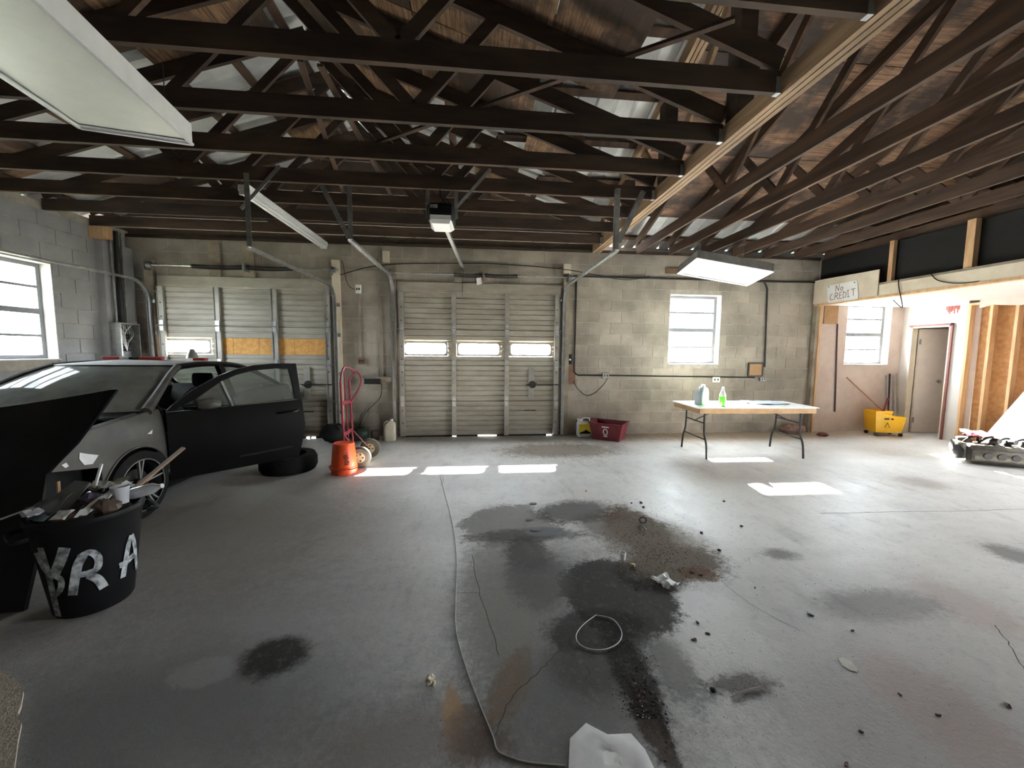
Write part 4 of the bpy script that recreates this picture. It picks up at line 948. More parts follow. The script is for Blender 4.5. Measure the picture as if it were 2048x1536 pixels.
obj('white_wire', MB().tube(bez([(CX+.52, 3.33, .86), (CX+.60, 3.30, .96), (CX+.61, 3.28, 1.0)]), .008, 6), M_whiteplast, car)
# fender paint scuffs
sc = MB()
for pts in ([(172, 905), (186, 908), (203, 910), (192, 928), (178, 930), (170, 918)], [(296, 868), (308, 859), (305, 868)], [(140, 930), (148, 925), (152, 932), (146, 936)]):
    P = [Xp(x, y, CX+.862) for x, y in pts]; P = [Vector((CX+hw(p.y, p.z)+.004, p.y, p.z)) for p in P]; c = sum(P, Vector())/len(P)
    obj('paint_scuff', MB().add([c, *P], [(0, i+1, (i+1) % len(P)+1) for i in range(len(P))]), M_paper, car, label='bare white paint scuff')
# wheels
def wheel(y, s, nm):
    x = CX+s*.77; w_ = obj(nm, MB().lathe([(.22, -.10), (.265, -.105), (.298, -.085), (.305, -.05), (.305, .05), (.298, .085), (.265, .105), (.22, .10)], (x, y, WR), 36, 'x', cap=False), M_rubber, car, smooth=True)
    o = s*1.0; rim = MB().lathe([(.222, -.10), (.228, -.08), (.21, -.05), (.21, .05), (.228, .08), (.222, .10)], (x, y, WR), 36, 'x', cap=False)
    obj('rim', rim, M_dark, w_, smooth=True)
    obj('rim_edge', MB().tube([(x+o*.098, y+.226*math.cos(q), WR+.226*math.sin(q)) for q in [2*math.pi*k/36 for k in range(36)]], .005, 6, closed=True), M_galvd, w_, smooth=True)
    for k in range(5):
        for da in (-.11, .11):
            a = 2*math.pi*k/5+.3; p = Vector((x+o*.07, y+.05*math.cos(a), WR+.05*math.sin(a))); q = Vector((x+o*.085, y+.222*math.cos(a+da), WR+.222*math.sin(a+da)))
            obj('spoke', MB().bar(p, q, .014, .02, (1, 0, 0)), M_galvd, w_)
    obj('hub_cap', MB().lathe([(.06, o*.05), (.06, o*.085), (.03, o*.095)], (x, y, WR), 16, 'x'), M_dark, w_, smooth=True)
    obj('brake_disc', MB().lathe([(.14, -.01), (.14, .01)], (x+o*.02, y, WR), 24, 'x'), M_dark, w_)
for y in (WY+.02, RWY):
    for s in (1, -1): wheel(y, s, 'wheel')
# interior
for s in (-.38, .38):
    rows = []
    for y, z, w2 in ((4.55, .45, .24), (4.60, .55, .25), (4.95, .52, .25), (5.02, .62, .25), (5.10, .95, .22), (5.13, 1.02, .16)):
        rows.append([(CX+s-w2, y, z-.02), (CX+s-w2*.7, y-.03, z), (CX+s, y, z-.01), (CX+s+w2*.7, y-.03, z), (CX+s+w2, y, z-.02)])
    se = obj('seat', MB().grid(rows, (0, .06, -.10)), M_rubber, car, smooth=True)
    obj('headrest', MB().rbox(CX+s-.12, CX+s+.12, 5.08, 5.17, 1.03, 1.20, .035), M_rubber, se, smooth=True)
obj('rear_seat', MB().grid([[(CX+x, 5.55, .5) for x in (-.6, 0, .6)], [(CX+x, 5.85, .55) for x in (-.6, 0, .6)], [(CX+x, 6.0, 1.0) for x in (-.6, 0, .6)]], (0, .05, -.1)), M_rubber, car, smooth=True)
obj('dashboard', MB().grid([[(CX+x, y, z) for x in (-.7, -.3, 0, .3, .7)] for y, z in ((3.60, .88), (3.85, .93), (4.02, .88), (4.05, .6))], (0, .02, -.03)), M_black, car, smooth=True)
obj('steering_wheel', MB().tube([(CX+.38+.18*math.cos(a), 4.22-.07*math.sin(a), .85+.17*math.sin(a)) for a in [2*math.pi*k/20 for k in range(20)]], .014, 6, closed=True).bar((CX+.20, 4.22, .85), (CX+.56, 4.22, .85), .05, .02).bar((CX+.38, 4.22, .85), (CX+.38, 4.02, .78), .05, .05), M_black, car, smooth=True)
# open driver's door: vertical plane through the hinge
Hh = Vector((CX+.868-.01, 3.885, 0)); dd = Vector((-2.03, 4.62, 0))-Hh; dd.z = 0; dd.normalize(); dn = Vector((dd.y, -dd.x, 0))
def dp(x, y, o=0.0):
    p = onplane(x, y, Hh, dn); return p
def sz(x, y): p = dp(x, y); return ((p-Hh).dot(dd), p.z)
def door_pt(s, z, o): return Hh+dd*s+Vector((0, 0, z))+dn*o
sb_, zb_ = sz(597, 912); st_, zt_ = sz(592, 727); smid, zmid = sz(608, 845)
def blg(z): return .045*(1-((z-.58)/.40)**2) if z < .98 else 0
zbelt = lambda s: lerp(.90, .925, s/1.15)
send = lambda z: interp([(zb_, sb_), (.62, smid), (.95, lerp(smid, st_, .35)), (zt_, st_)], z)
rows = []
for k in range(13):
    u = k/12; row = []
    for j in range(15):
        v = j/14; zlo = lerp(.245, zb_, v); z = lerp(zlo, zbelt(v*1.15), u); s = lerp(.0, send(z), v); row.append(door_pt(s, z, blg(z)+.005))
    rows.append(row)
dr = obj('driver_door', MB().grid(rows, dn*-.075), M_paintblack, car, smooth=True)
up = [sz(*p) for p in ((343, 812), (385, 780), (437, 752), (470, 739), (505, 731), (550, 727), (592, 727))]
lo = [(u[0]+.03, u[1]-.03) for u in up]
lo = [(.09, .935), (.24, 1.02), (up[2][0]+.02, up[2][1]-.055), (up[3][0]+.015, up[3][1]-.055), (up[4][0], up[4][1]-.055), (up[5][0], up[5][1]-.055), (st_-.075, zt_-.06)]
fr = MB()
ring_o = [(.0, .91)]+up+[(send(1.1), 1.1), (send(.925), .925)]
ring_i = [(.07, .915)]+lo+[(send(1.1)-.065, 1.1), (send(.93)-.06, .935)]
n_ = len(ring_o)
for o_ in (.0, -.05): fr.v += [tuple(door_pt(s, z, o_)) for s, z in ring_o]+[tuple(door_pt(s, z, o_)) for s, z in ring_i]
for i in range(n_-1):
    fr.f += [(i, n_+i, n_+i+1, i+1), (2*n_+i, 2*n_+i+1, 3*n_+i+1, 3*n_+i), (i, i+1, 2*n_+i+1, 2*n_+i), (n_+i, 3*n_+i, 3*n_+i+1, n_+i+1)]
obj('window_frame', fr, M_paintblack, dr)
gi = [(s, z) for s, z in ring_i if True]
obj('window_glass', MB().add([door_pt(s, z, -.025) for s, z in gi], [tuple(range(len(gi)))]), M_doorglass, dr)
a_, b_ = sz(443, 762), sz(468, 815)
obj('quarter_divider', MB().bar(door_pt(*a_, -.02), door_pt(b_[0], b_[1]+.0, -.02), .02, .03, dn), M_galvd, dr)
mp = sz(415, 806)
rows = []
mc = door_pt(mp[0], mp[1], .11)
for k in range(9):
    a = math.pi*k/8; rows.append([tuple(mc+dd*(-.085*math.cos(q)*(.75 if k in (0, 8) else 1)+(.01))+Vector((0, 0, .052*math.sin(q)))+dn*(-.06+.12*math.sin(a*.5))*(1 if abs(math.cos(q)) < .9 else .7)) for q in [2*math.pi*j/16 for j in range(17)]])
mr = obj('side_mirror', MB().grid(rows), M_paintblack, dr, smooth=True)
mm = MB(); e_ = []
prof = [(.045, -.085), (.062, -.05), (.066, 0), (.060, .05), (.035, .085)]
mm = MB(); base = []
for r_, h_ in prof:
    mm.v += [tuple(mc+dd*h_*1.05+Vector((0, 0, r_*.82*math.sin(q)))+dn*r_*.9*math.cos(q)) for q in [2*math.pi*j/14 for j in range(14)]]
for i in range(4):
    for j in range(14): mm.f.append((i*14+j, i*14+(j+1) % 14, (i+1)*14+(j+1) % 14, (i+1)*14+j))
mm.f += [tuple(reversed(range(14))), tuple(56+j for j in range(14))]
mr.data = mm.mesh('side_mirror', True); mr.data.materials.append(M_paintgrey)
obj('mirror_arm', MB().bar(mc+dd*-.06+Vector((0,0,-.03)), door_pt(mp[0]-.17, mp[1]-.035, .02), .05, .03), M_paintblack, mr)
hp = sz(490, 852)
obj('door_handle', MB().tube(bez([door_pt(sz(555, 846)[0], .80, .03), door_pt(sz(560, 846)[0], .80, .075), door_pt(sz(590, 842)[0], .81, .072), door_pt(sz(596, 842)[0], .81, .03)], 5), .011, 6), M_paintblack, dr, smooth=True)
obj('rub_strip', MB().bar(door_pt(.55, .38, .037), door_pt(1.05, .40, .037), .012, .02), M_black, dr)
# ------------------------------------------------------------------ things on and round the car
def rz_(x, y): v = (x-CX)/.6; return roofz(v, y)
rb = thing('roof_light_strip', 'red and white strip lying across the car roof', 'strip light', (CX-.15, 4.75, rz_(CX-.15, 4.75)))
zz = rz_(CX, 4.75)+.012
for x0_, x1_, m_ in ((-.40, -.22, M_red2), (-.22, -.12, M_whiteplast), (-.12, -.02, M_dark), (-.02, .22, M_red2)): obj('segment', MB().rbox(CX+x0_, CX+x1_, 4.72, 4.78, zz-.012, zz+.022, .008), m_, rb)
cl = thing('clamp_lamp', 'small grey clamp lamp with red foot on the car roof', 'lamp', (CX+.40, 5.0, rz_(CX+.4, 5.0)))
zz = rz_(CX+.40, 5.0)+.006
obj('foot', MB().rbox(CX+.38, CX+.52, 4.96, 5.04, zz-.002, zz+.03, .01), M_red2, cl); obj('shade', MB().lathe([(.02, .11), (.05, .05), (.062, 0)], (CX+.36, 5.0, zz+.03), 14), M_galv, cl, smooth=True); obj('stem', MB().tube([(CX+.42, 5.0, zz+.02), (CX+.36, 5.0, zz+.10)], .007, 6), M_dark, cl)
# hood leaning on the nose
HB = np.array([0, 2.30, 0]); HN = np.array([.10, -1.0, .36])
def hp_(x, y): return onplane(x, y, HB+np.array([-2.8, 0, 0]), HN)
outl = [(230, 778), (196, 825), (150, 885), (110, 925), (88, 950), (79, 1010), (80, 1080)]
R_ = [hp_(*p) for p in outl]; fl = hp_(80, 1080); nrm = Vector(HN).normalized(); dirb = Vector((1, .10, 0)).normalized(); upv = nrm.cross(dirb)
if upv.z < 0: upv = -upv
R_.append(fl-upv*(fl.z/upv.z)+upv*.004)
rows = []
left = [R_[0]+dirb*-1.30-upv*.02]
for i, p in enumerate(R_):
    wid = 1.42+(p-R_[-1]).dot(dirb); row = []
    for j in range(13):
        v = j/12; q = p-dirb*wid*v; t_ = (p.z)/R_[0].z
        q = q-upv*(.36*v*(1-.35*v) if i == 0 else .16*v*(1-i/2) if i < 2 else 0)
        q = q+nrm*(.05*math.sin(math.pi*v)*math.sin(math.pi*min(1, .15+.85*t_)))
        if i == len(R_)-1: q.z = max(q.z, .004)
        row.append(q)
    rows.append(row)
hd = thing('car_hood', 'black car hood taken off and stood upright against the car nose', 'car hood', (-3.4, 2.4, 0))
obj('panel', MB().grid(rows, nrm*-.025), M_paintblack, hd, smooth=True)
obj('rim_flange', MB().tube([q-nrm*.012 for q in R_[:-1]], .013, 6), M_paintblack, hd, smooth=True)
# ------------------------------------------------------------------ trash can
TC = Vector((-2.25, 2.40, 0)); CS = .80; CZ = .87
can = thing('trash_can', 'black plastic trash can painted with white letters, overfull', 'trash can', TC)
prof = [(.20, .0), (.212, .02), (.262, .40), (.288, .60), (.300, .62), (.307, .64), (.300, .66), (.280, .66), (.27, .60), (.21, .06)]
CPR = [(a_*CS, b_*CZ) for a_, b_ in prof]; prof = CPR
obj('barrel', MB().lathe(prof, TC, 40), M_black, can, smooth=True)
for a in (0.9, 0.9+math.pi):
    c = TC+Vector((.315*CS*math.cos(a), .315*CS*math.sin(a), .50)); tdir = Vector((-math.sin(a), math.cos(a), 0)); rd_ = Vector((math.cos(a), math.sin(a), 0))
    obj('handle', MB().tube(bez([c-tdir*.09-rd_*.02, c-tdir*.08+rd_*.03, c+tdir*.08+rd_*.03, c+tdir*.09-rd_*.02], 5), .014, 6), M_black, can, smooth=True)
def can_pt(px, py):                              # pixel onto the tapered barrel
    d = pix(px, py); best = None
    for t in np.linspace(1.6, 3.2, 1600):
        p = _C+d*t; r = interp([(h_, r_) for r_, h_ in CPR[:6]], p[2]); q = math.hypot(p[0]-TC.x, p[1]-TC.y)
        if q <= r+.004 and p[2] > 0: return Vector(p)
        if best is None or q-r < best[0]: best = (q-r, p)
    p = Vector(best[1]); r = interp([(h_, r_) for r_, h_ in CPR[:6]], p.z); v = Vector((p.x-TC.x, p.y-TC.y, 0)).normalized()
    return Vector((TC.x+v.x*(r+.004), TC.y+v.y*(r+.004), p.z))
M_spray = mat('white_spray_paint', (.62, .66, .68), .7, col2=(.10, .105, .11), scale=26)
def paint(strokes, nm):
    for pts, wpx in strokes:
        P = [can_pt(*p) for p in bez([(x, y, 0) for x, y in pts], 5) for p in [(p[0], p[1])]]; m = MB(); pv = None
        rows = []
        for i, p in enumerate(P):
            nr = Vector((p.x-TC.x, p.y-TC.y, 0)).normalized(); d = (P[min(i+1, len(P)-1)]-P[max(i-1, 0)]).normalized(); sd = nr.cross(d).normalized()*(wpx*2.5/769/2)
            rows.append([p-sd+nr*.003, p+sd+nr*.003])
        obj(nm, m.grid(rows), M_spray, can)
paint([([(82, 1095), (96, 1140), (108, 1190), (118, 1232)], 11), ([(74, 1105), (90, 1135), (104, 1150)], 12), ([(130, 1095), (122, 1120), (110, 1148)], 15), ([(105, 1150), (122, 1158), (122, 1178), (108, 1192)], 9)], 'painted_letter_b')
paint([([(146, 1190), (150, 1160), (156, 1130), (166, 1112)], 12), ([(158, 1115), (180, 1104), (196, 1115), (194, 1136), (176, 1146), (154, 1150)], 10), ([(178, 1150), (196, 1158), (208, 1175)], 12)], 'painted_letter_r')
paint([([(245, 1155), (250, 1125), (256, 1090), (262, 1070)], 9), ([(262, 1070), (268, 1090), (272, 1138)], 9), ([(238, 1132), (252, 1124), (272, 1104)], 10)], 'painted_letter_a')
# rubbish heaped in it
heap = []
for i in range(9):
    z = .49+.10*math.cos(i/8*math.pi/2); heap.append([(TC.x+.21*math.sin(i/8*math.pi/2)*math.cos(a), TC.y+.21*math.sin(i/8*math.pi/2)*math.sin(a), z+.02*math.sin(5*a+i)) for a in [2*math.pi*j/18 for j in range(19)]])
one('trash_heap', MB().grid(heap), mat('dark_bagged_rubbish', (.05, .04, .035), .7, col2=(.12, .08, .06), scale=14), 'dark mixed rubbish filling the trash can', 'rubbish', smooth=True, kind='stuff')
def crumple(c, rx, ry, rzv, seed, n=10, amp=.35):
    r = random.Random(seed); rows = []
    for i in range(n//2+1):
        th = math.pi*i/(n//2); row = []
        for j in range(n): 
            ph = 2*math.pi*j/n; k = 1+r.uniform(-amp, amp); row.append((c[0]+rx*k*math.sin(th)*math.cos(ph), c[1]+ry*k*math.sin(th)*math.sin(ph), c[2]+rzv*(1+(r.uniform(-amp, amp) if 0 < i < n//2 else 0))*math.cos(th)))
        row.append(row[0]); rows.append(row)
    for rr in (rows[0], rows[-1]):
        for j in range(len(rr)): rr[j] = rr[0]
    return MB().grid(rows)
def sheet(pts, up, seed, amp=.01, n=6, th=.002):     # crumpled quad sheet
    r = random.Random(seed); a, b, c, d = [Vector(p) for p in pts]; up = Vector(up); rows = []
    for i in range(n+1):
        u = i/n; rows.append([a.lerp(b, v).lerp(d.lerp(c, v), u)+up*r.uniform(-amp, amp)+up*amp for v in [j/n for j in range(n+1)]])
    return MB().grid(rows, -up*th)
def canheap(dx, dy, z): return Vector((TC.x+dx*.82, TC.y+dy*.82, z-.085))
M_clear = mat('cloudy_plastic', (.62, .64, .68), .2, var=.15, scale=10)
M_teal = mat('teal_plastic_bag', (.16, .22, .21), .35, var=.4, scale=10)
M_chip = mat('grey_board', (.13, .13, .13), .7)
Tg = 'rubbish on the trash can'
one('plastic_bag', sheet([canheap(-.29,-.14,.66), canheap(-.08,-.24,.64), canheap(-.03,-.06,.73), canheap(-.22,.02,.72)], (0,0,1), 1, .02), M_teal, 'dull teal plastic bag at the left rim of the trash can', 'plastic bag', smooth=True)
one('board_scrap', MB().prism([canheap(-.16,-.17,.69), canheap(.0,-.16,.66), canheap(.01,.02,.79), canheap(-.10,.03,.80)], (0, .004, .012)), M_chip, 'dark grey board scrap sticking up in the trash can', 'board')
one('paper_scrap', sheet([canheap(.10,-.20,.66), canheap(.17,-.15,.67), canheap(.26,.06,.79), canheap(.18,.02,.77)], (-.3,0,1), 4, .012), M_paper, 'white torn paper strip at the right of the trash can', 'paper', smooth=True)
one('paper_label', sheet([canheap(-.01,-.24,.665), canheap(.07,-.23,.665), canheap(.08,-.17,.70), canheap(.0,-.18,.70)], (0,-.5,1), 5, .004), M_paper, 'small white label on the front of the rubbish heap', 'paper', smooth=True)
one('plastic_cup', MB().lathe([(.035, 0), (.042, .09), (.045, .1), (.04, .1), (.033, .005)], canheap(.22,.0,.68), 14), M_clear, 'clear plastic cup standing in the rubbish at the right', 'cup', smooth=True)
bt = MB().lathe([(.03, 0), (.034, .02), (.034, .13), (.014, .17), (.014, .19)], (0,0,0), 14); rotm = Matrix.Rotation(math.radians(75), 3, 'Y') 
bt.v = [tuple(rotm @ Vector(v)+canheap(.20,.10,.70)) for v in bt.v]
one('plastic_bottle', bt, M_clear, 'clear plastic bottle lying over the right rim of the trash can', 'bottle', smooth=True)
one('crumpled_wrapper', crumple(canheap(.21,-.10,.69), .055, .05, .045, 8), mat('brown_wrapper', (.10, .065, .05), .5), 'brown crumpled wrapper in the trash can', 'wrapper')
one('crumpled_wrapper', crumple(canheap(.07,-.04,.72), .045, .04, .04, 9), mat('purple_foil', (.18, .15, .22), .25, metal=.5), 'shiny purple crumpled foil in the trash can', 'wrapper')
one('crumpled_wrapper', crumple(canheap(-.15,-.20,.70), .05, .04, .02, 10), M_clear, 'pale crumpled plastic at the front left rim of the trash can', 'wrapper')
one('cardboard_scrap', sheet([canheap(-.10,.05,.73), canheap(.10,.03,.75), canheap(.16,.16,.76), canheap(-.08,.20,.74)], (0,0,1), 12, .02), mat('dirty_card', (.36, .33, .27), .8, var=.4), 'dirty pale cardboard at the back of the trash can', 'cardboard', smooth=True)
one('stir_stick', MB().bar(canheap(-.36,-.20,.66), canheap(-.20,-.13,.71), .012, .008), M_paper, 'thin white stick poking out left of the trash can', 'stick')
one('stir_stick', MB().bar(canheap(.01,.05,.76), canheap(.06,.06,.90), .014, .01), M_paper, 'white stick standing up out of the rubbish', 'stick')
one('stir_stick', MB().bar(canheap(-.24,.06,.68), canheap(-.235,.06,.80), .015, .01), M_pine, 'short tan stick upright at the left rim of the trash can', 'stick')
one('wood_lath', MB().bar(canheap(.19,.08,.70), canheap(.36,.42,.92), .035, .012), mat('brown_lath', (.34, .20, .12), .7), 'brown wooden lath leaning out of the trash can', 'stick')
# ------------------------------------------------------------------ loose tyre, bucket, hand truck, jugs
tp = Zp(565, 952); ty = Vector((-2.33, 4.98, 0))
tire = one('loose_tire', MB().lathe([(.19, .03), (.20, 0), (.30, .0), (.325, .05), (.325, .15), (.30, .20), (.20, .20), (.19, .17), (.19, .03)], ty, 32, cap=False), M_rubber, 'loose black tire lying flat on the floor behind the car door', 'tire', smooth=True)
bk = thing('bucket', 'orange plastic bucket turned upside down with black printing', 'bucket', (-1.60, 4.80, 0))
bx_, by_ = -1.60, 4.80
obj('body', MB().lathe([(.150, 0), (.150, .05), (.156, .055), (.156, .085), (.148, .09), (.146, .12), (.125, .355), (.118, .365), (.10, .365)], (bx_, by_, 0), 36), M_orange, bk, smooth=True)
obj('bail_handle', MB().tube([(bx_+.162*math.cos(a), by_+.162*math.sin(a)*1.0, .07-.045*math.sin((a-math.pi)/1.0)*0+.004*math.sin(a*3)) for a in [math.pi+math.pi*k/16 for k in range(17)]], .005, 6), M_red2, bk)
obj('base_ring', MB().lathe([(.118, .365), (.118, .372), (.108, .372), (.108, .365)], (bx_, by_, 0), 30, cap=False), M_orange, bk, smooth=True)
rb_ = random.Random(5)
for k in range(11):
    z = .13+k*.018; ww = .018+.012*rb_.random(); a0_ = math.radians(-62+rb_.uniform(-3, 3))
    rr = interp([(.12, .1475), (.355, .1265)], z); rows = [[(bx_+rr*math.cos(a0_+da), by_+rr*math.sin(a0_+da), zz) for da in (-ww/rr, -ww/rr/3, ww/rr/3, ww/rr)] for zz in (z, z+.011)]
    obj('print_bar', MB().grid(rows), M_black if k < 7 else mat('faded_print', (.42, .06, .02), .5), bk)
# hand truck
ht = thing('hand_truck', 'red hand truck with beige wheels and a loop handle', 'hand truck', (-1.62, 5.25, 0))
def H(u, v, z): return Vector((-1.66+.10*v+.03*u, 5.2, 0))+Vector((.30*0, 0, 0))+Vector((0, u, 0))+Vector((v, 0, 0))+Vector((-.05*z, 0, z))
pL, pR = 5.02, 5.36; xb = -1.655
def rail(y, z): return Vector((xb-.035*z, y, z))
for y in (pL, pR): obj('frame_rail', MB().tube([rail(y, .03), rail(y, .9), rail(y, 1.10)], .014, 8), M_red, ht, smooth=True)
obj('top_loop', MB().tube(bez([rail(pL, 1.10), rail(pL, 1.20)+Vector((.01, .03, 0)), rail((pL+pR)/2, 1.28)+Vector((.02, 0, 0)), rail(pR, 1.22)+Vector((.10, -.02, 0)), rail(pR, 1.12)+Vector((.16, 0, 0)), rail(pR, 1.0)+Vector((.13, 0, 0)), rail(pR, .80)+Vector((.01, 0, 0))], 6), .013, 8), M_red, ht, smooth=True)
obj('top_loop_bar', MB().tube([rail(pR, 1.10), rail(pR, 1.21)+Vector((.08, 0, 0))], .013, 8), M_red, ht)
obj('mid_rail', MB().tube([rail((pL+pR)/2, .1), rail((pL+pR)/2, 1.27)], .009, 8), M_red, ht)
for z in (.82, .42, .12): obj('cross_bar', MB().bar(rail(pL, z), rail(pR, z), .012, .05), M_red, ht)
for y, wy in ((pL, 5.02), (pR, 5.42)):
    obj('axle_strut', MB().bar(rail(y, .42), (xb+.19, wy, .15), .025, .012), M_red, ht)
    obj('lower_strut', MB().bar(rail(y, .08), (xb+.19, wy, .13), .025, .012), M_red, ht)
obj('axle', MB().tube([(xb+.19, 4.98, .135), (xb+.19, 5.47, .135)], .010, 8), M_dark, ht)
for k, wy in enumerate((4.99, 5.46)):
    c = (xb+.19, 0, .135); cc = (xb+.19, wy, .135)
    wv = MB().lathe([(.07, -.034), (.115, -.036), (.132, -.022), (.135, 0), (.132, .022), (.115, .036), (.07, .034)], cc, 30, 'y', cap=False)
    w_ = obj('wheel', wv, mat('dirty_beige_tyre', (.075, .066, .052), .8), ht, smooth=True)
    obj('tread', MB().lathe([(.134, -.02), (.1375, 0), (.134, .02)], cc, 30, 'y', cap=False), mat('pale_tread', (.34, .32, .26), .8), w_, smooth=True)
    h_ = obj('hub', MB().lathe([(.071, -.028), (.06, -.034), (.02, -.03), (.02, .03), (.06, .034), (.071, .028)], cc, 24, 'y'), mat('tan_hub', (.36, .28, .17), .5), w_, smooth=True)
    for q in range(5):
        a = 2*math.pi*q/5; obj('hub_hole', MB().lathe([(.012, -.0385), (.012, -.03)], (cc[0]+.044*math.cos(a), cc[1], cc[2]+.044*math.sin(a)), 10, 'y'), M_dark, w_)
obj('toe_plate', MB().box(xb-.20, xb+.005, pL-.04, pR+.04, .012, .02), M_red, ht)
def jug(name, c, w_, d_, h_, m, label, capm, rz=0, cat='jug'):
    t = thing(name, label, cat, c, rz); hs = h_*.62
    rows = []
    for z, s in ((0, .92), (.01, 1), (hs, 1), (hs+.18*h_, .80), (h_*.90, .30), (h_*.93, .26)):
        ox = (.18*w_ if z > hs else 0)*((z-hs)/(h_-hs)) if z > hs else 0
        ring = []
        for k in range(20):
            a = 2*math.pi*k/20; ca, sa = math.cos(a), math.sin(a); e = .55
            ring.append((math.copysign(abs(ca)**e, ca)*w_/2*s+ox, math.copysign(abs(sa)**e, sa)*d_/2*(s if z <= hs else s*1.0), z))
        ring.append(ring[0]); rows.append(ring)
    b = MB().grid(rows); b.add(rows[0][:20], [tuple(reversed(range(20)))]); b.add(rows[-1][:20], [tuple(range(20))])
    obj('body', b, m, t, local=True, smooth=True)
    obj('cap', MB().lathe([(.13*w_, h_*.92), (.13*w_, h_), (.11*w_, h_*1.005)], (.18*w_*.9, 0, 0), 14), capm, t, local=True, smooth=True)
    obj('handle', MB().tube(bez([(.10*w_, 0, h_*.84), (-.22*w_, 0, h_*.90), (-.43*w_, 0, h_*.80), (-.44*w_, 0, hs+.01)], 6), .010, 8), m, t, local=True, smooth=True)
    return t
jug('jug', (-1.42, 6.50, 0), .20, .15, .36, M_beigejug, 'beige jug standing at the foot of the middle door jamb', M_whiteplast, .2)
yj = thing('oil_jug', 'white jug with a yellow and black label beside the maroon tote', 'jug', (1.93, 6.62, 0))
obj('body', MB().rbox(-.12, .12, -.08, .08, 0, .27, .03).rbox(-.11, -.03, -.06, .06, .27, .32, .015), M_whiteplast, yj, local=True, smooth=True)
obj('handle', MB().tube(bez([(-.04, 0, .27), (-.02, 0, .325), (.06, 0, .33), (.10, 0, .315), (.105, 0, .26)], 5), .012, 8), M_whiteplast, yj, local=True, smooth=True)
obj('cap', MB().lathe([(.025, .315), (.025, .345)], (-.075, 0, 0), 12), M_galvd, yj, local=True)
obj('label', MB().box(-.105, .105, -.083, -.0802, .06, .235), mat('yellow_label', (.72, .60, .03), .5), yj, local=True)
obj('label_picture', MB().prism([(-.10, -.0835, .065), (.104, -.0835, .065), (.104, -.0835, .085), (.05, -.0835, .115), (.02, -.0835, .14), (-.01, -.0835, .115), (-.08, -.0835, .09)], (0, -.001, 0)), M_black, yj, local=True)
# maroon tote
to = thing('storage_tote', 'maroon open plastic tote with a white logo by the block wall', 'tote', (2.32, 6.42, 0), math.radians(-36))
rows = []
for z, a, b in ((.0, .23, .17), (.02, .235, .175), (.27, .28, .215), (.285, .30, .235), (.30, .30, .235), (.30, .275, .21), (.02, .225, .165)):
    rows.append([(-a, -b, z), (a, -b, z), (a, b, z), (-a, b, z), (-a, -b, z)])
b = MB().grid(rows); b.add(rows[0][:4], [(3,2,1,0)]); b.add(rows[-1][:4], [(0,1,2,3)]); obj('tub', b, M_maroon, to, local=True)
def tot(x, z): return (x, -(.175+(z-.02)*.16)-.003, z)
lg = [tot(.0+.035*math.cos(a), .15+.05*math.sin(a)) for a in [2*math.pi*k/16 for k in range(16)]]
for f_, (x_, z_, w2, h2) in enumerate(((0, .235, .06, .012), (0, .075, .035, .012))): obj('logo_text', MB().add([tot(x_-w2, z_-h2), tot(x_+w2, z_-h2), tot(x_+w2, z_+h2), tot(x_-w2, z_+h2)], [(0,1,2,3)]), M_paper, to, local=True)
obj('logo_ring', MB().tube(lg, .009, 5, closed=True), M_paper, to, local=True)
# dark clutter at the foot of the cream jamb
one('junk_bag', crumple((-2.28, 6.42, .15), .22, .16, .15, 31, 14, .2), mat('dark_green_bag', (.02, .028, .024), .5), 'dark green-black bag of junk at the foot of the cream jamb', 'bag', smooth=True)
one('junk_bag', crumple((-1.90, 6.50, .10), .15, .12, .10, 32, 14, .2), mat('green_bag', (.025, .05, .04), .5), 'small dark green bag behind the hand truck wheels', 'bag', smooth=True)
one('paint_tin', MB().lathe([(.07, 0), (.07, .15), (.074, .155), (.06, .15)], (-1.68, 6.58, 0), 18), mat('dull_tin', (.18, .13, .12), .5), 'dull little tin beside the beige jug', 'tin', smooth=True)
# ------------------------------------------------------------------ folding table and what stands on it
tbl = thing('folding_table', 'folding table with white top and wooden apron in the sunlight', 'table', (4.02, 5.40, 0))
A, B, C2, D2 = Vector((3.12, 5.80, 0)), Vector((3.08, 5.04, 0)), Vector((4.88, 4.98, 0)), Vector((4.95, 5.72, 0))
zt = .74; top = [p+Vector((0, 0, zt-.012)) for p in (B, C2, D2, A)]
obj('top', MB().prism(top, (0, 0, .014)), mat('white_table_top', (.80, .80, .80), .35, var=.05), tbl)
ce = (A+B+C2+D2)/4
def ins(p, k): return ce+(p-ce)*k
ap = [ins(p, .955) for p in (B, C2, D2, A)]
for i in range(4):
    a, b = ap[i], ap[(i+1) % 4]; obj('apron', MB().bar(a+Vector((0, 0, zt-.048)), b+Vector((0, 0, zt-.048)), .022, .072), mat('table_apron_wood', (.55, .34, .17), .6, col2=(.42, .24, .11), scale=5), tbl)
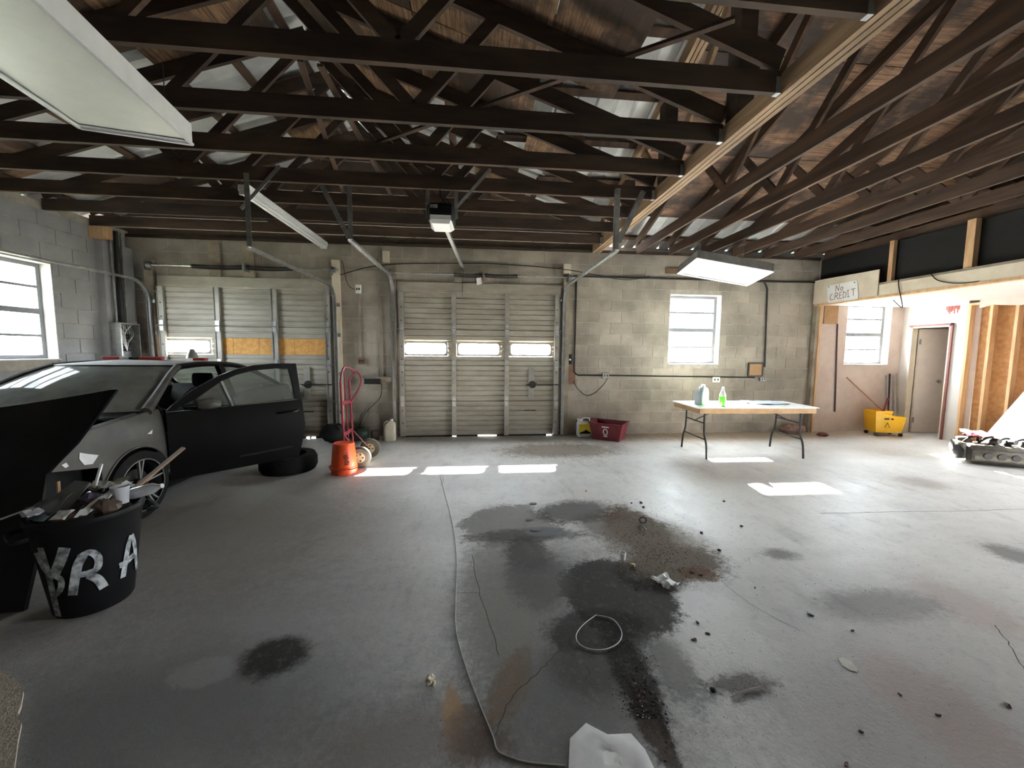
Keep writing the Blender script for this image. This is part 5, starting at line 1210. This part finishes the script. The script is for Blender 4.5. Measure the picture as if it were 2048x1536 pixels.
for k, (f1, f2) in enumerate(((ins(A, .80), ins(B, .80)), (ins(D2, .80), ins(C2, .80)))):
    dirx = Vector((1, 0, 0)) if k == 0 else Vector((-1, 0, 0))
    a, b = f1.copy(), f2.copy()
    for p, yo in ((a, -.04), (b, .04)):
        yy = Vector((0, yo, 0)); obj('leg', MB().tube(bez([p+yy+Vector((0, 0, zt-.09)), p+yy+Vector((0, 0, .50)), p+yy*.6+Vector((0, 0, .33)), p-yy*.8+Vector((0, 0, .20)), p-yy*1.4+Vector((0, 0, .0))], 5), .014, 8), M_dark, tbl, smooth=True)
    obj('cross_rod', MB().tube([a+Vector((0, -.04, .50)), b+Vector((0, .04, .50))], .010, 6), M_dark, tbl)
    obj('lower_rod', MB().tube([a+Vector((0, .0, .27)), b+Vector((0, .0, .27))], .010, 6), M_dark, tbl)
    m_ = (a+b)/2; obj('folding_brace', MB().tube([m_+Vector((0, 0, .50)), m_+dirx*.42+Vector((0, 0, zt-.05))], .009, 6), M_dark, tbl)
jug('jug', (3.36, 5.40, zt+.002), .20, .15, .29, mat('pale_blue_jug', (.55, .64, .66), .4, var=.06), 'pale blue-white handled jug on the folding table', M_whiteplast, math.radians(160)*0+.5)
gb_ = thing('spray_bottle', 'bottle of bright green liquid on the folding table', 'bottle', (3.53, 5.16, zt+.002))
obj('liquid', MB().lathe([(.040, 0), (.046, .01), (.046, .135), (.044, .145)], (0, 0, 0), 20), mat('green_liquid', (.10, .75, .04), .2), gb_, local=True, smooth=True)
obj('bottle_top', MB().lathe([(.045, .145), (.042, .17), (.018, .235), (.016, .25)], (0, 0, 0), 20), M_whiteplast, gb_, local=True, smooth=True)
obj('nozzle_cap', MB().lathe([(.018, .25), (.014, .275), (.006, .28)], (0, 0, 0), 14), M_paper, gb_, local=True, smooth=True)
pp = [Vector((4.10, 5.30, zt+.006)), Vector((4.70, 5.28, zt+.006)), Vector((4.72, 5.60, zt+.006)), Vector((4.15, 5.62, zt+.006))]
one('drop_cloth', sheet(pp, (0, 0, 1), 21, .012), mat('pale_blue_cloth', (.58, .64, .72), .8), 'pale blue crumpled sheet on the right of the folding table', 'cloth', smooth=True)
one('rag_pile', crumple((5.98, 6.62, .09), .24, .11, .09, 44, 14, .3), mat('brown_pink_rags', (.36, .24, .20), .9, col2=(.18, .10, .08), scale=12), 'brown rag pile against the block wall under the table', 'rags', smooth=True)
one('rag', crumple((6.34, 6.38, .035), .08, .08, .035, 45, 12, .3), mat('dark_red_rag', (.16, .05, .04), .9), 'dark red rag at the foot of the corner post', 'rags', smooth=True)
# ------------------------------------------------------------------ engine at the right
en = thing('engine', 'greasy engine block lying on its side on the floor at the right', 'engine', (7.15, 4.55, 0), math.radians(-32))
M_eng = mat('greasy_iron', (.13, .115, .09), .6, metal=.4, col2=(.07, .06, .05), scale=14)
M_eal = mat('dirty_cast_alloy', (.17, .155, .13), .5, metal=.5, var=.5, scale=10)
obj('block', MB().rbox(-.34, .34, -.16, .20, .05, .27, .035), M_eng, en, local=True, smooth=True)
obj('oil_pan', MB().add([(-.30,-.12,.06),(.30,-.12,.06),(.30,.15,.06),(-.30,.15,.06),(-.24,-.08,0),(.24,-.08,0),(.24,.10,0),(-.24,.10,0)], [(0,1,5,4),(1,2,6,5),(2,3,7,6),(3,0,4,7),(7,6,5,4),(0,3,2,1)]), M_eal, en, local=True)
obj('cylinder_head', MB().rbox(-.30, .33, -.20, -.10, .07, .22, .02), M_eal, en, local=True, smooth=True)
for k in range(4): obj('exhaust_port', MB().lathe([(.042, -.215), (.046, -.195), (.030, -.195), (.028, -.212)], (-.16+k*.13, 0, .145), 14, 'y'), M_dark, en, local=True)
for k in range(3): obj('intake_runner', MB().tube(bez([(-.05+k*.15, .0, .26), (-.05+k*.15, -.04, .33), (-.02+k*.15, -.10, .34)], 4), .035, 10), M_dark, en, local=True, smooth=True)
pw = obj('crank_pulley', MB().lathe([(.03, -.41), (.085, -.41), (.10, -.40), (.10, -.37), (.085, -.36), (.06, -.35)], (0, -.06, .15), 24, 'x'), M_dark, en, local=True, smooth=True)
pw2 = obj('accessory_pulley', MB().lathe([(.02, -.40), (.055, -.40), (.06, -.38), (.055, -.36)], (0, .10, .20), 18, 'x'), M_galvd, en, local=True, smooth=True)
obj('belt_cover', MB().rbox(-.39, -.34, -.14, .16, .07, .29, .012), M_eal, en, local=True)
obj('alternator', MB().lathe([(.05, -.34), (.065, -.30), (.065, -.22), (.05, -.19)], (0, .14, .28), 16, 'x'), M_eal, en, local=True, smooth=True)
obj('bell_flange', MB().lathe([(.17, .34), (.17, .37), (.12, .38)], (0, .02, .17), 20, 'x'), M_eal, en, local=True, smooth=True)
for k in range(5):
    a = Vector((-.3+k*.15, .05, .28)); obj('wiring_hose', MB().tube(bez([a, a+Vector((.04, -.06, .08)), a+Vector((.12, -.02, .09)), a+Vector((.16, .05, .02))], 5), .014, 6), M_black, en, local=True, smooth=True)
one('shop_rag', sheet([(6.80, 4.62, .375), (7.06, 4.50, .385), (7.16, 4.62, .39), (6.90, 4.76, .38)], (0, 0, 1), 61, .02), mat('red_rag', (.55, .03, .07), .8), 'red shop rag draped over the engine', 'rag', smooth=True)
one('shop_rag', sheet([(6.95, 4.80, .385), (7.19, 4.66, .385), (7.34, 4.80, .385), (7.12, 4.95, .385)], (0, 0, 1), 62, .02), M_paper, 'white shop rag draped over the engine beside the red one', 'rag', smooth=True)
# ------------------------------------------------------------------ floor: cord, loop, papers, leaves and grit
cordp = [Zp(x, y, .003) for x, y in ((880, 950), (889, 985), (905, 1050), (913, 1120), (911, 1200), (912, 1260), (930, 1330), (960, 1410), (985, 1470), (995, 1500), (1020, 1514), (1060, 1525), (1130, 1531))]
one('floor_cord', MB().tube(bez(cordp, 6), .003, 6), mat('dusty_grey_cord', (.42, .41, .39), .8), 'thin grey cord snaking across the concrete to the foreground', 'cord', smooth=True)
lp = [Zp(x, y, .006) for x, y in ((1192, 1230), (1225, 1238), (1243, 1262), (1238, 1284), (1212, 1298), (1180, 1298), (1157, 1286), (1153, 1268), (1168, 1248))]
lp2 = bez(lp+[lp[0]], 5)[:-1]
one('zip_tie_loop', MB().tube(lp2, .0022, 6, closed=True), M_paper, 'white zip tie loop lying on the dark oil stain', 'loop', smooth=True)
# cream crumb with powder trail
one('plaster_lump', crumple(Zp(860, 1357, .018), .022, .028, .018, 71, 10, .35), mat('cream_plaster', (.66, .60, .44), .9), 'cream plaster lump on the floor at the start of the rusty trail', 'plaster')
one('plaster_lump', crumple(Zp(867, 1366, .008), .010, .012, .008, 72, 8, .3), mat('cream_plaster', (.66, .60, .44), .9), 'tiny cream crumb right beside the plaster lump', 'plaster')
# foreground sheets
wp = [Zp(x, y, .004) for x, y in ((1137, 1536), (1140, 1478), (1172, 1447), (1215, 1470), (1262, 1468), (1290, 1500), (1312, 1545), (1340, 1620), (1150, 1620))]
c_ = sum(wp, Vector())/len(wp); r_ = random.Random(9); m = MB(); rings = []
for k in range(5):
    f = 1-k/5; rings.append([c_+(p-c_)*f+Vector((0, 0, .003+(0 if k == 0 else r_.uniform(.0, .008)))) for p in wp]+[c_+(wp[0]-c_)*f+Vector((0, 0, .003+.006*(k > 0)))])
m.grid(rings, (0, 0, -.002)); m.add(rings[-1][:-1], [tuple(range(len(wp)))])
one('white_sheet', m, M_paper, 'white crumpled sheet lying at the bottom edge of the floor', 'paper', smooth=True)
tn = [Zp(x, y, .02) for x, y in ((-260, 1372), (-150, 1352), (-60, 1346), (8, 1343), (32, 1358), (47, 1382), (42, 1410), (36, 1425), (43, 1445), (36, 1480), (28, 1540), (20, 1620), (-330, 1620))]
one('carpet_pad_scrap', MB().prism(tn, (0, 0, -.018)), mat('beige_pad', (.55, .49, .40), .95, col2=(.40, .35, .28), scale=14, bump=.5, bscale=80), 'beige scrap of carpet pad at the lower left corner', 'scrap')
one('paper_wad', sheet([Zp(1300, 1160, .004), Zp(1332, 1180, .004), Zp(1360, 1172, .004), Zp(1330, 1152, .004)], (0, 0, 1), 81, .018), M_paper, 'crumpled white paper wad at the edge of the oil stain', 'paper', smooth=True)
one('small_cup', MB().lathe([(.020, 0), (.024, .045), (.026, .05), (.022, .05), (.018, .004)], Zp(1245, 1118), 14), M_whiteplast, 'small white plastic cup on the dirt in mid floor', 'cup', smooth=True)
one('bottle_cap', MB().lathe([(.015, 0), (.015, .014), (.011, .016)], Zp(1266, 1132), 12), mat('tan_cap', (.55, .48, .22), .5), 'tan bottle cap on the dark oil stain', 'cap', smooth=True)
sp_ = Zp(1286, 1040, .022)
one('hose_clamp', MB().tube([sp_+Vector((.030*math.cos(a), .012*math.sin(a), .022*math.sin(a))) for a in [2*math.pi*k/16 for k in range(16)]], .005, 6, closed=True), M_dark, 'dark hose clamp ring standing on the dirt', 'ring', smooth=True)
cp = Zp(1284, 1056, .014)
one('coil_spring', MB().tube([cp+Vector((.022*math.cos(q), -.03+.06*q/(6*math.pi), .014*math.sin(q))) for q in [6*math.pi*k/48 for k in range(49)]], .004, 5), M_galvd, 'small steel coil spring in the dirt pile', 'spring', smooth=True)
one('white_smear', MB().prism([Zp(x, y, .003) for x, y in ((1676, 1317), (1686, 1314), (1702, 1322), (1716, 1338), (1714, 1344), (1700, 1340), (1684, 1330))], (0, 0, -.002)), mat('cream_rag', (.70, .67, .60), .9), 'cream flat scrap lying on the right floor', 'scrap')
one('twig', MB().tube([Zp(x, y, .007) for x, y in ((1464, 1394), (1480, 1386), (1500, 1380), (1526, 1372))], [.003, .006, .006, .003], 6), mat('grey_twig', (.30, .27, .24), .9), 'pale grey twig on the right foreground floor', 'twig')
def flat_piece(c, L, W, ang, seed, h=.012):
    r = random.Random(seed); P = []
    for k in range(7):
        a = 2*math.pi*k/7; q = Vector((math.cos(a)*L*r.uniform(.7, 1), math.sin(a)*W*r.uniform(.6, 1), 0)); q = Matrix.Rotation(ang, 3, 'Z') @ q; P.append(q)
    m = MB(); m.v = [tuple(c+p+Vector((0, 0, .002+r.uniform(0, h)))) for p in P]+[tuple(c+Vector((0, 0, h*.8)))]+[tuple(c+p*.96+Vector((0, 0, .001))) for p in P]
    n = 7; m.f = [(k, (k+1) % n, n) for k in range(n)]+[(k, n+1+k, n+1+(k+1) % n, (k+1) % n) for k in range(n)]+[tuple(n+1+k for k in reversed(range(n)))]
    return m
M_leaf = mat('dry_leaf', (.12, .055, .03), .8, var=.4); M_lump = mat('dirt_lump', (.03, .026, .024), .9); M_chipw = mat('wood_chip', (.10, .075, .06), .9)
leaves = [((1388, 1280), .035, 'brown crumpled leaf on the pale floor right of the zip tie loop'), ((1395, 1246), .03, 'dark sliver of bark on the floor above the brown leaf'), ((1415, 1268), .03, 'brown leaf flake next to the bark sliver'),
 ((1510, 1176), .022, 'small dark leaf on the bright floor right of the paper wad'), ((1620, 1230), .035, 'dark twig-like bark piece on the right floor'), ((1705, 1262), .025, 'flat grey leaf above the cream scrap'),
 ((1800, 1390), .02, 'black crumb on the right foreground floor'), ((1876, 1431), .025, 'reddish brown leaf at the lower right'), ((2015, 1412), .04, 'dark curled leaf near the right edge of the floor'),
 ((1722, 1464), .02, 'small curled brown leaf in the lower right foreground'), ((1692, 1530), .025, 'brown leaf at the very bottom of the right floor'), ((1385, 1145), .035, 'rust brown leaf beside the dirt streak'), ((1402, 1150), .035, 'torn brown leaf at the end of the dirt streak')]
for k, ((x, y), L, lb_) in enumerate(leaves): one('dry_leaf', flat_piece(Zp(x, y), L*.55, L*.30, k*1.3, 100+k, .007), M_leaf if k not in (1, 4, 6) else M_chipw, lb_, 'leaf')
lumps = [((1448, 1002), .018, 'dark dirt lump on the bright floor, furthest right of the lumps'), ((1172, 982), .014, 'dark dirt lump alone beyond the oil stain'), ((1282, 1005), .022, 'pair-forming dark dirt lump behind the hose clamp'), ((1287, 1014), .02, 'dark dirt lump right behind the hose clamp'), ((1403, 1065), .018, 'flat dark lump in the middle of the bright floor'), ((1483, 1052), .018, 'dark lump at the right of the bright floor'), ((1263, 1006), .012, 'small grey lump left of the dirt pair'),
 ((1438, 1100), .02, 'dark crumb cluster lump right of the dirt streak'), ((1426, 1380), .02, 'dark gritty lump near the grit patch')]
for k, ((x, y), r_, lb_) in enumerate(lumps): one('dirt_lump', crumple(Zp(x, y, r_*.35), r_*.7, r_*.7, r_*.4, 200+k, 8, .3), M_lump, lb_, 'dirt')
flakes = [((1072, 1060), .06, .035, 'grey flake of paint lying on the stained floor'), ((1066, 1008), .05, .03, 'grey-brown flat chip beyond the oil stain'), ((1058, 1040), .04, .03, 'round grey-brown chip left of the oil smear')]
for k, ((x, y), L, W, lb_) in enumerate(flakes): one('floor_chip', flat_piece(Zp(x, y), L, W, .2, 300+k, .006), mat('grey_chip', (.20, .20, .19), .8), lb_, 'chip')
# grit nobody could count: small chips strewn in the dirty streaks
M_crack = mat('crack_shadow', (.07, .065, .06), .95)
def crack(pts, w_=.004):
    P = bez([Zp(x, y, .0008) for x, y in pts], 6); rc = random.Random(len(pts)+pts[0][0]); rows = []
    for i, p in enumerate(P):
        d = (P[min(i+1, len(P)-1)]-P[max(i-1, 0)]).normalized(); sd = Vector((-d.y, d.x, 0)); j = sd*rc.uniform(-.006, .006); rows.append([p+j-sd*w_/2, p+j+sd*w_/2])
    obj('floor_crack', MB().grid(rows), M_crack, floor_o)
crack([(1640, 1027), (1760, 1024), (1900, 1022), (2060, 1018)], .006); crack([(945, 1110), (955, 1170), (975, 1230), (998, 1310)], .004); crack([(1150, 1265), (1110, 1310), (1070, 1350), (1020, 1400), (990, 1470)], .004)
crack([(1450, 1170), (1490, 1200), (1530, 1225), (1600, 1262)], .003); crack([(1172, 1335), (1180, 1345), (1168, 1360)], .003); crack([(1990, 1250), (2020, 1290), (2048, 1340)], .004); crack([(880, 945), (886, 955), (884, 970)], .004)
crack([(915, 1122), (930, 1124), (945, 1125)], .003); crack([(913, 1187), (935, 1186), (962, 1186)], .003)
gr = MB(); rg = random.Random(17)
def strew(cx, cy, sx, sy, n, smin=.003, smax=.010):
    smin, smax = smin*.6, smax*.6
    for _ in range(int(n*2.2)):
        x, y = rg.gauss(cx, sx), rg.gauss(cy, sy)
        if y < 880 or (1130 < x < 1330 and y > 1438): continue
        c = Zp(x, min(y, 1700)); s = rg.uniform(smin, smax); a = rg.uniform(0, 6.3); ca, sa = math.cos(a)*s, math.sin(a)*s; h = s*rg.uniform(.3, .9)
        gr.add([(c.x+ca, c.y+sa, .0005), (c.x-sa*.6, c.y+ca*.6, .0005), (c.x-ca, c.y-sa, .0005), (c.x+sa*.6, c.y-ca*.6, .0005), (c.x, c.y, h)], [(0,1,4),(1,2,4),(2,3,4),(3,0,4)])
strew(1275, 1065, 40, 35, 330); strew(1340, 1120, 45, 25, 260); strew(1270, 1370, 22, 60, 260, .002, .008); strew(1300, 1470, 16, 50, 200, .003, .012)
strew(1475, 1368, 38, 18, 170, .0015, .004); strew(1450, 1420, 90, 60, 120, .0015, .004); strew(1120, 905, 70, 14, 160, .005, .014); strew(1700, 1250, 200, 130, 110, .002, .005); strew(1100, 1200, 260, 150, 180, .0015, .005); strew(1000, 980, 200, 50, 60, .004, .010); strew(1560, 1100, 200, 80, 60, .003, .008)
obj('floor_grit', gr, mat('dark_grit', (.05, .04, .035), .95, var=.5, scale=40), label='dark grit and dirt crumbs strewn over the oil streaks', cat='grit', kind='stuff')
gl = MB()
sv = gr; gr = gl; strew(1320, 1110, 45, 28, 60, .004, .010); strew(1290, 1450, 18, 60, 40, .003, .009); strew(1275, 1075, 30, 20, 30, .004, .010); gr = sv
obj('pale_shards', gl, mat('pale_shard', (.62, .60, .55), .6), label='pale glass and paper shards in the dirt streak', cat='shards', kind='stuff')
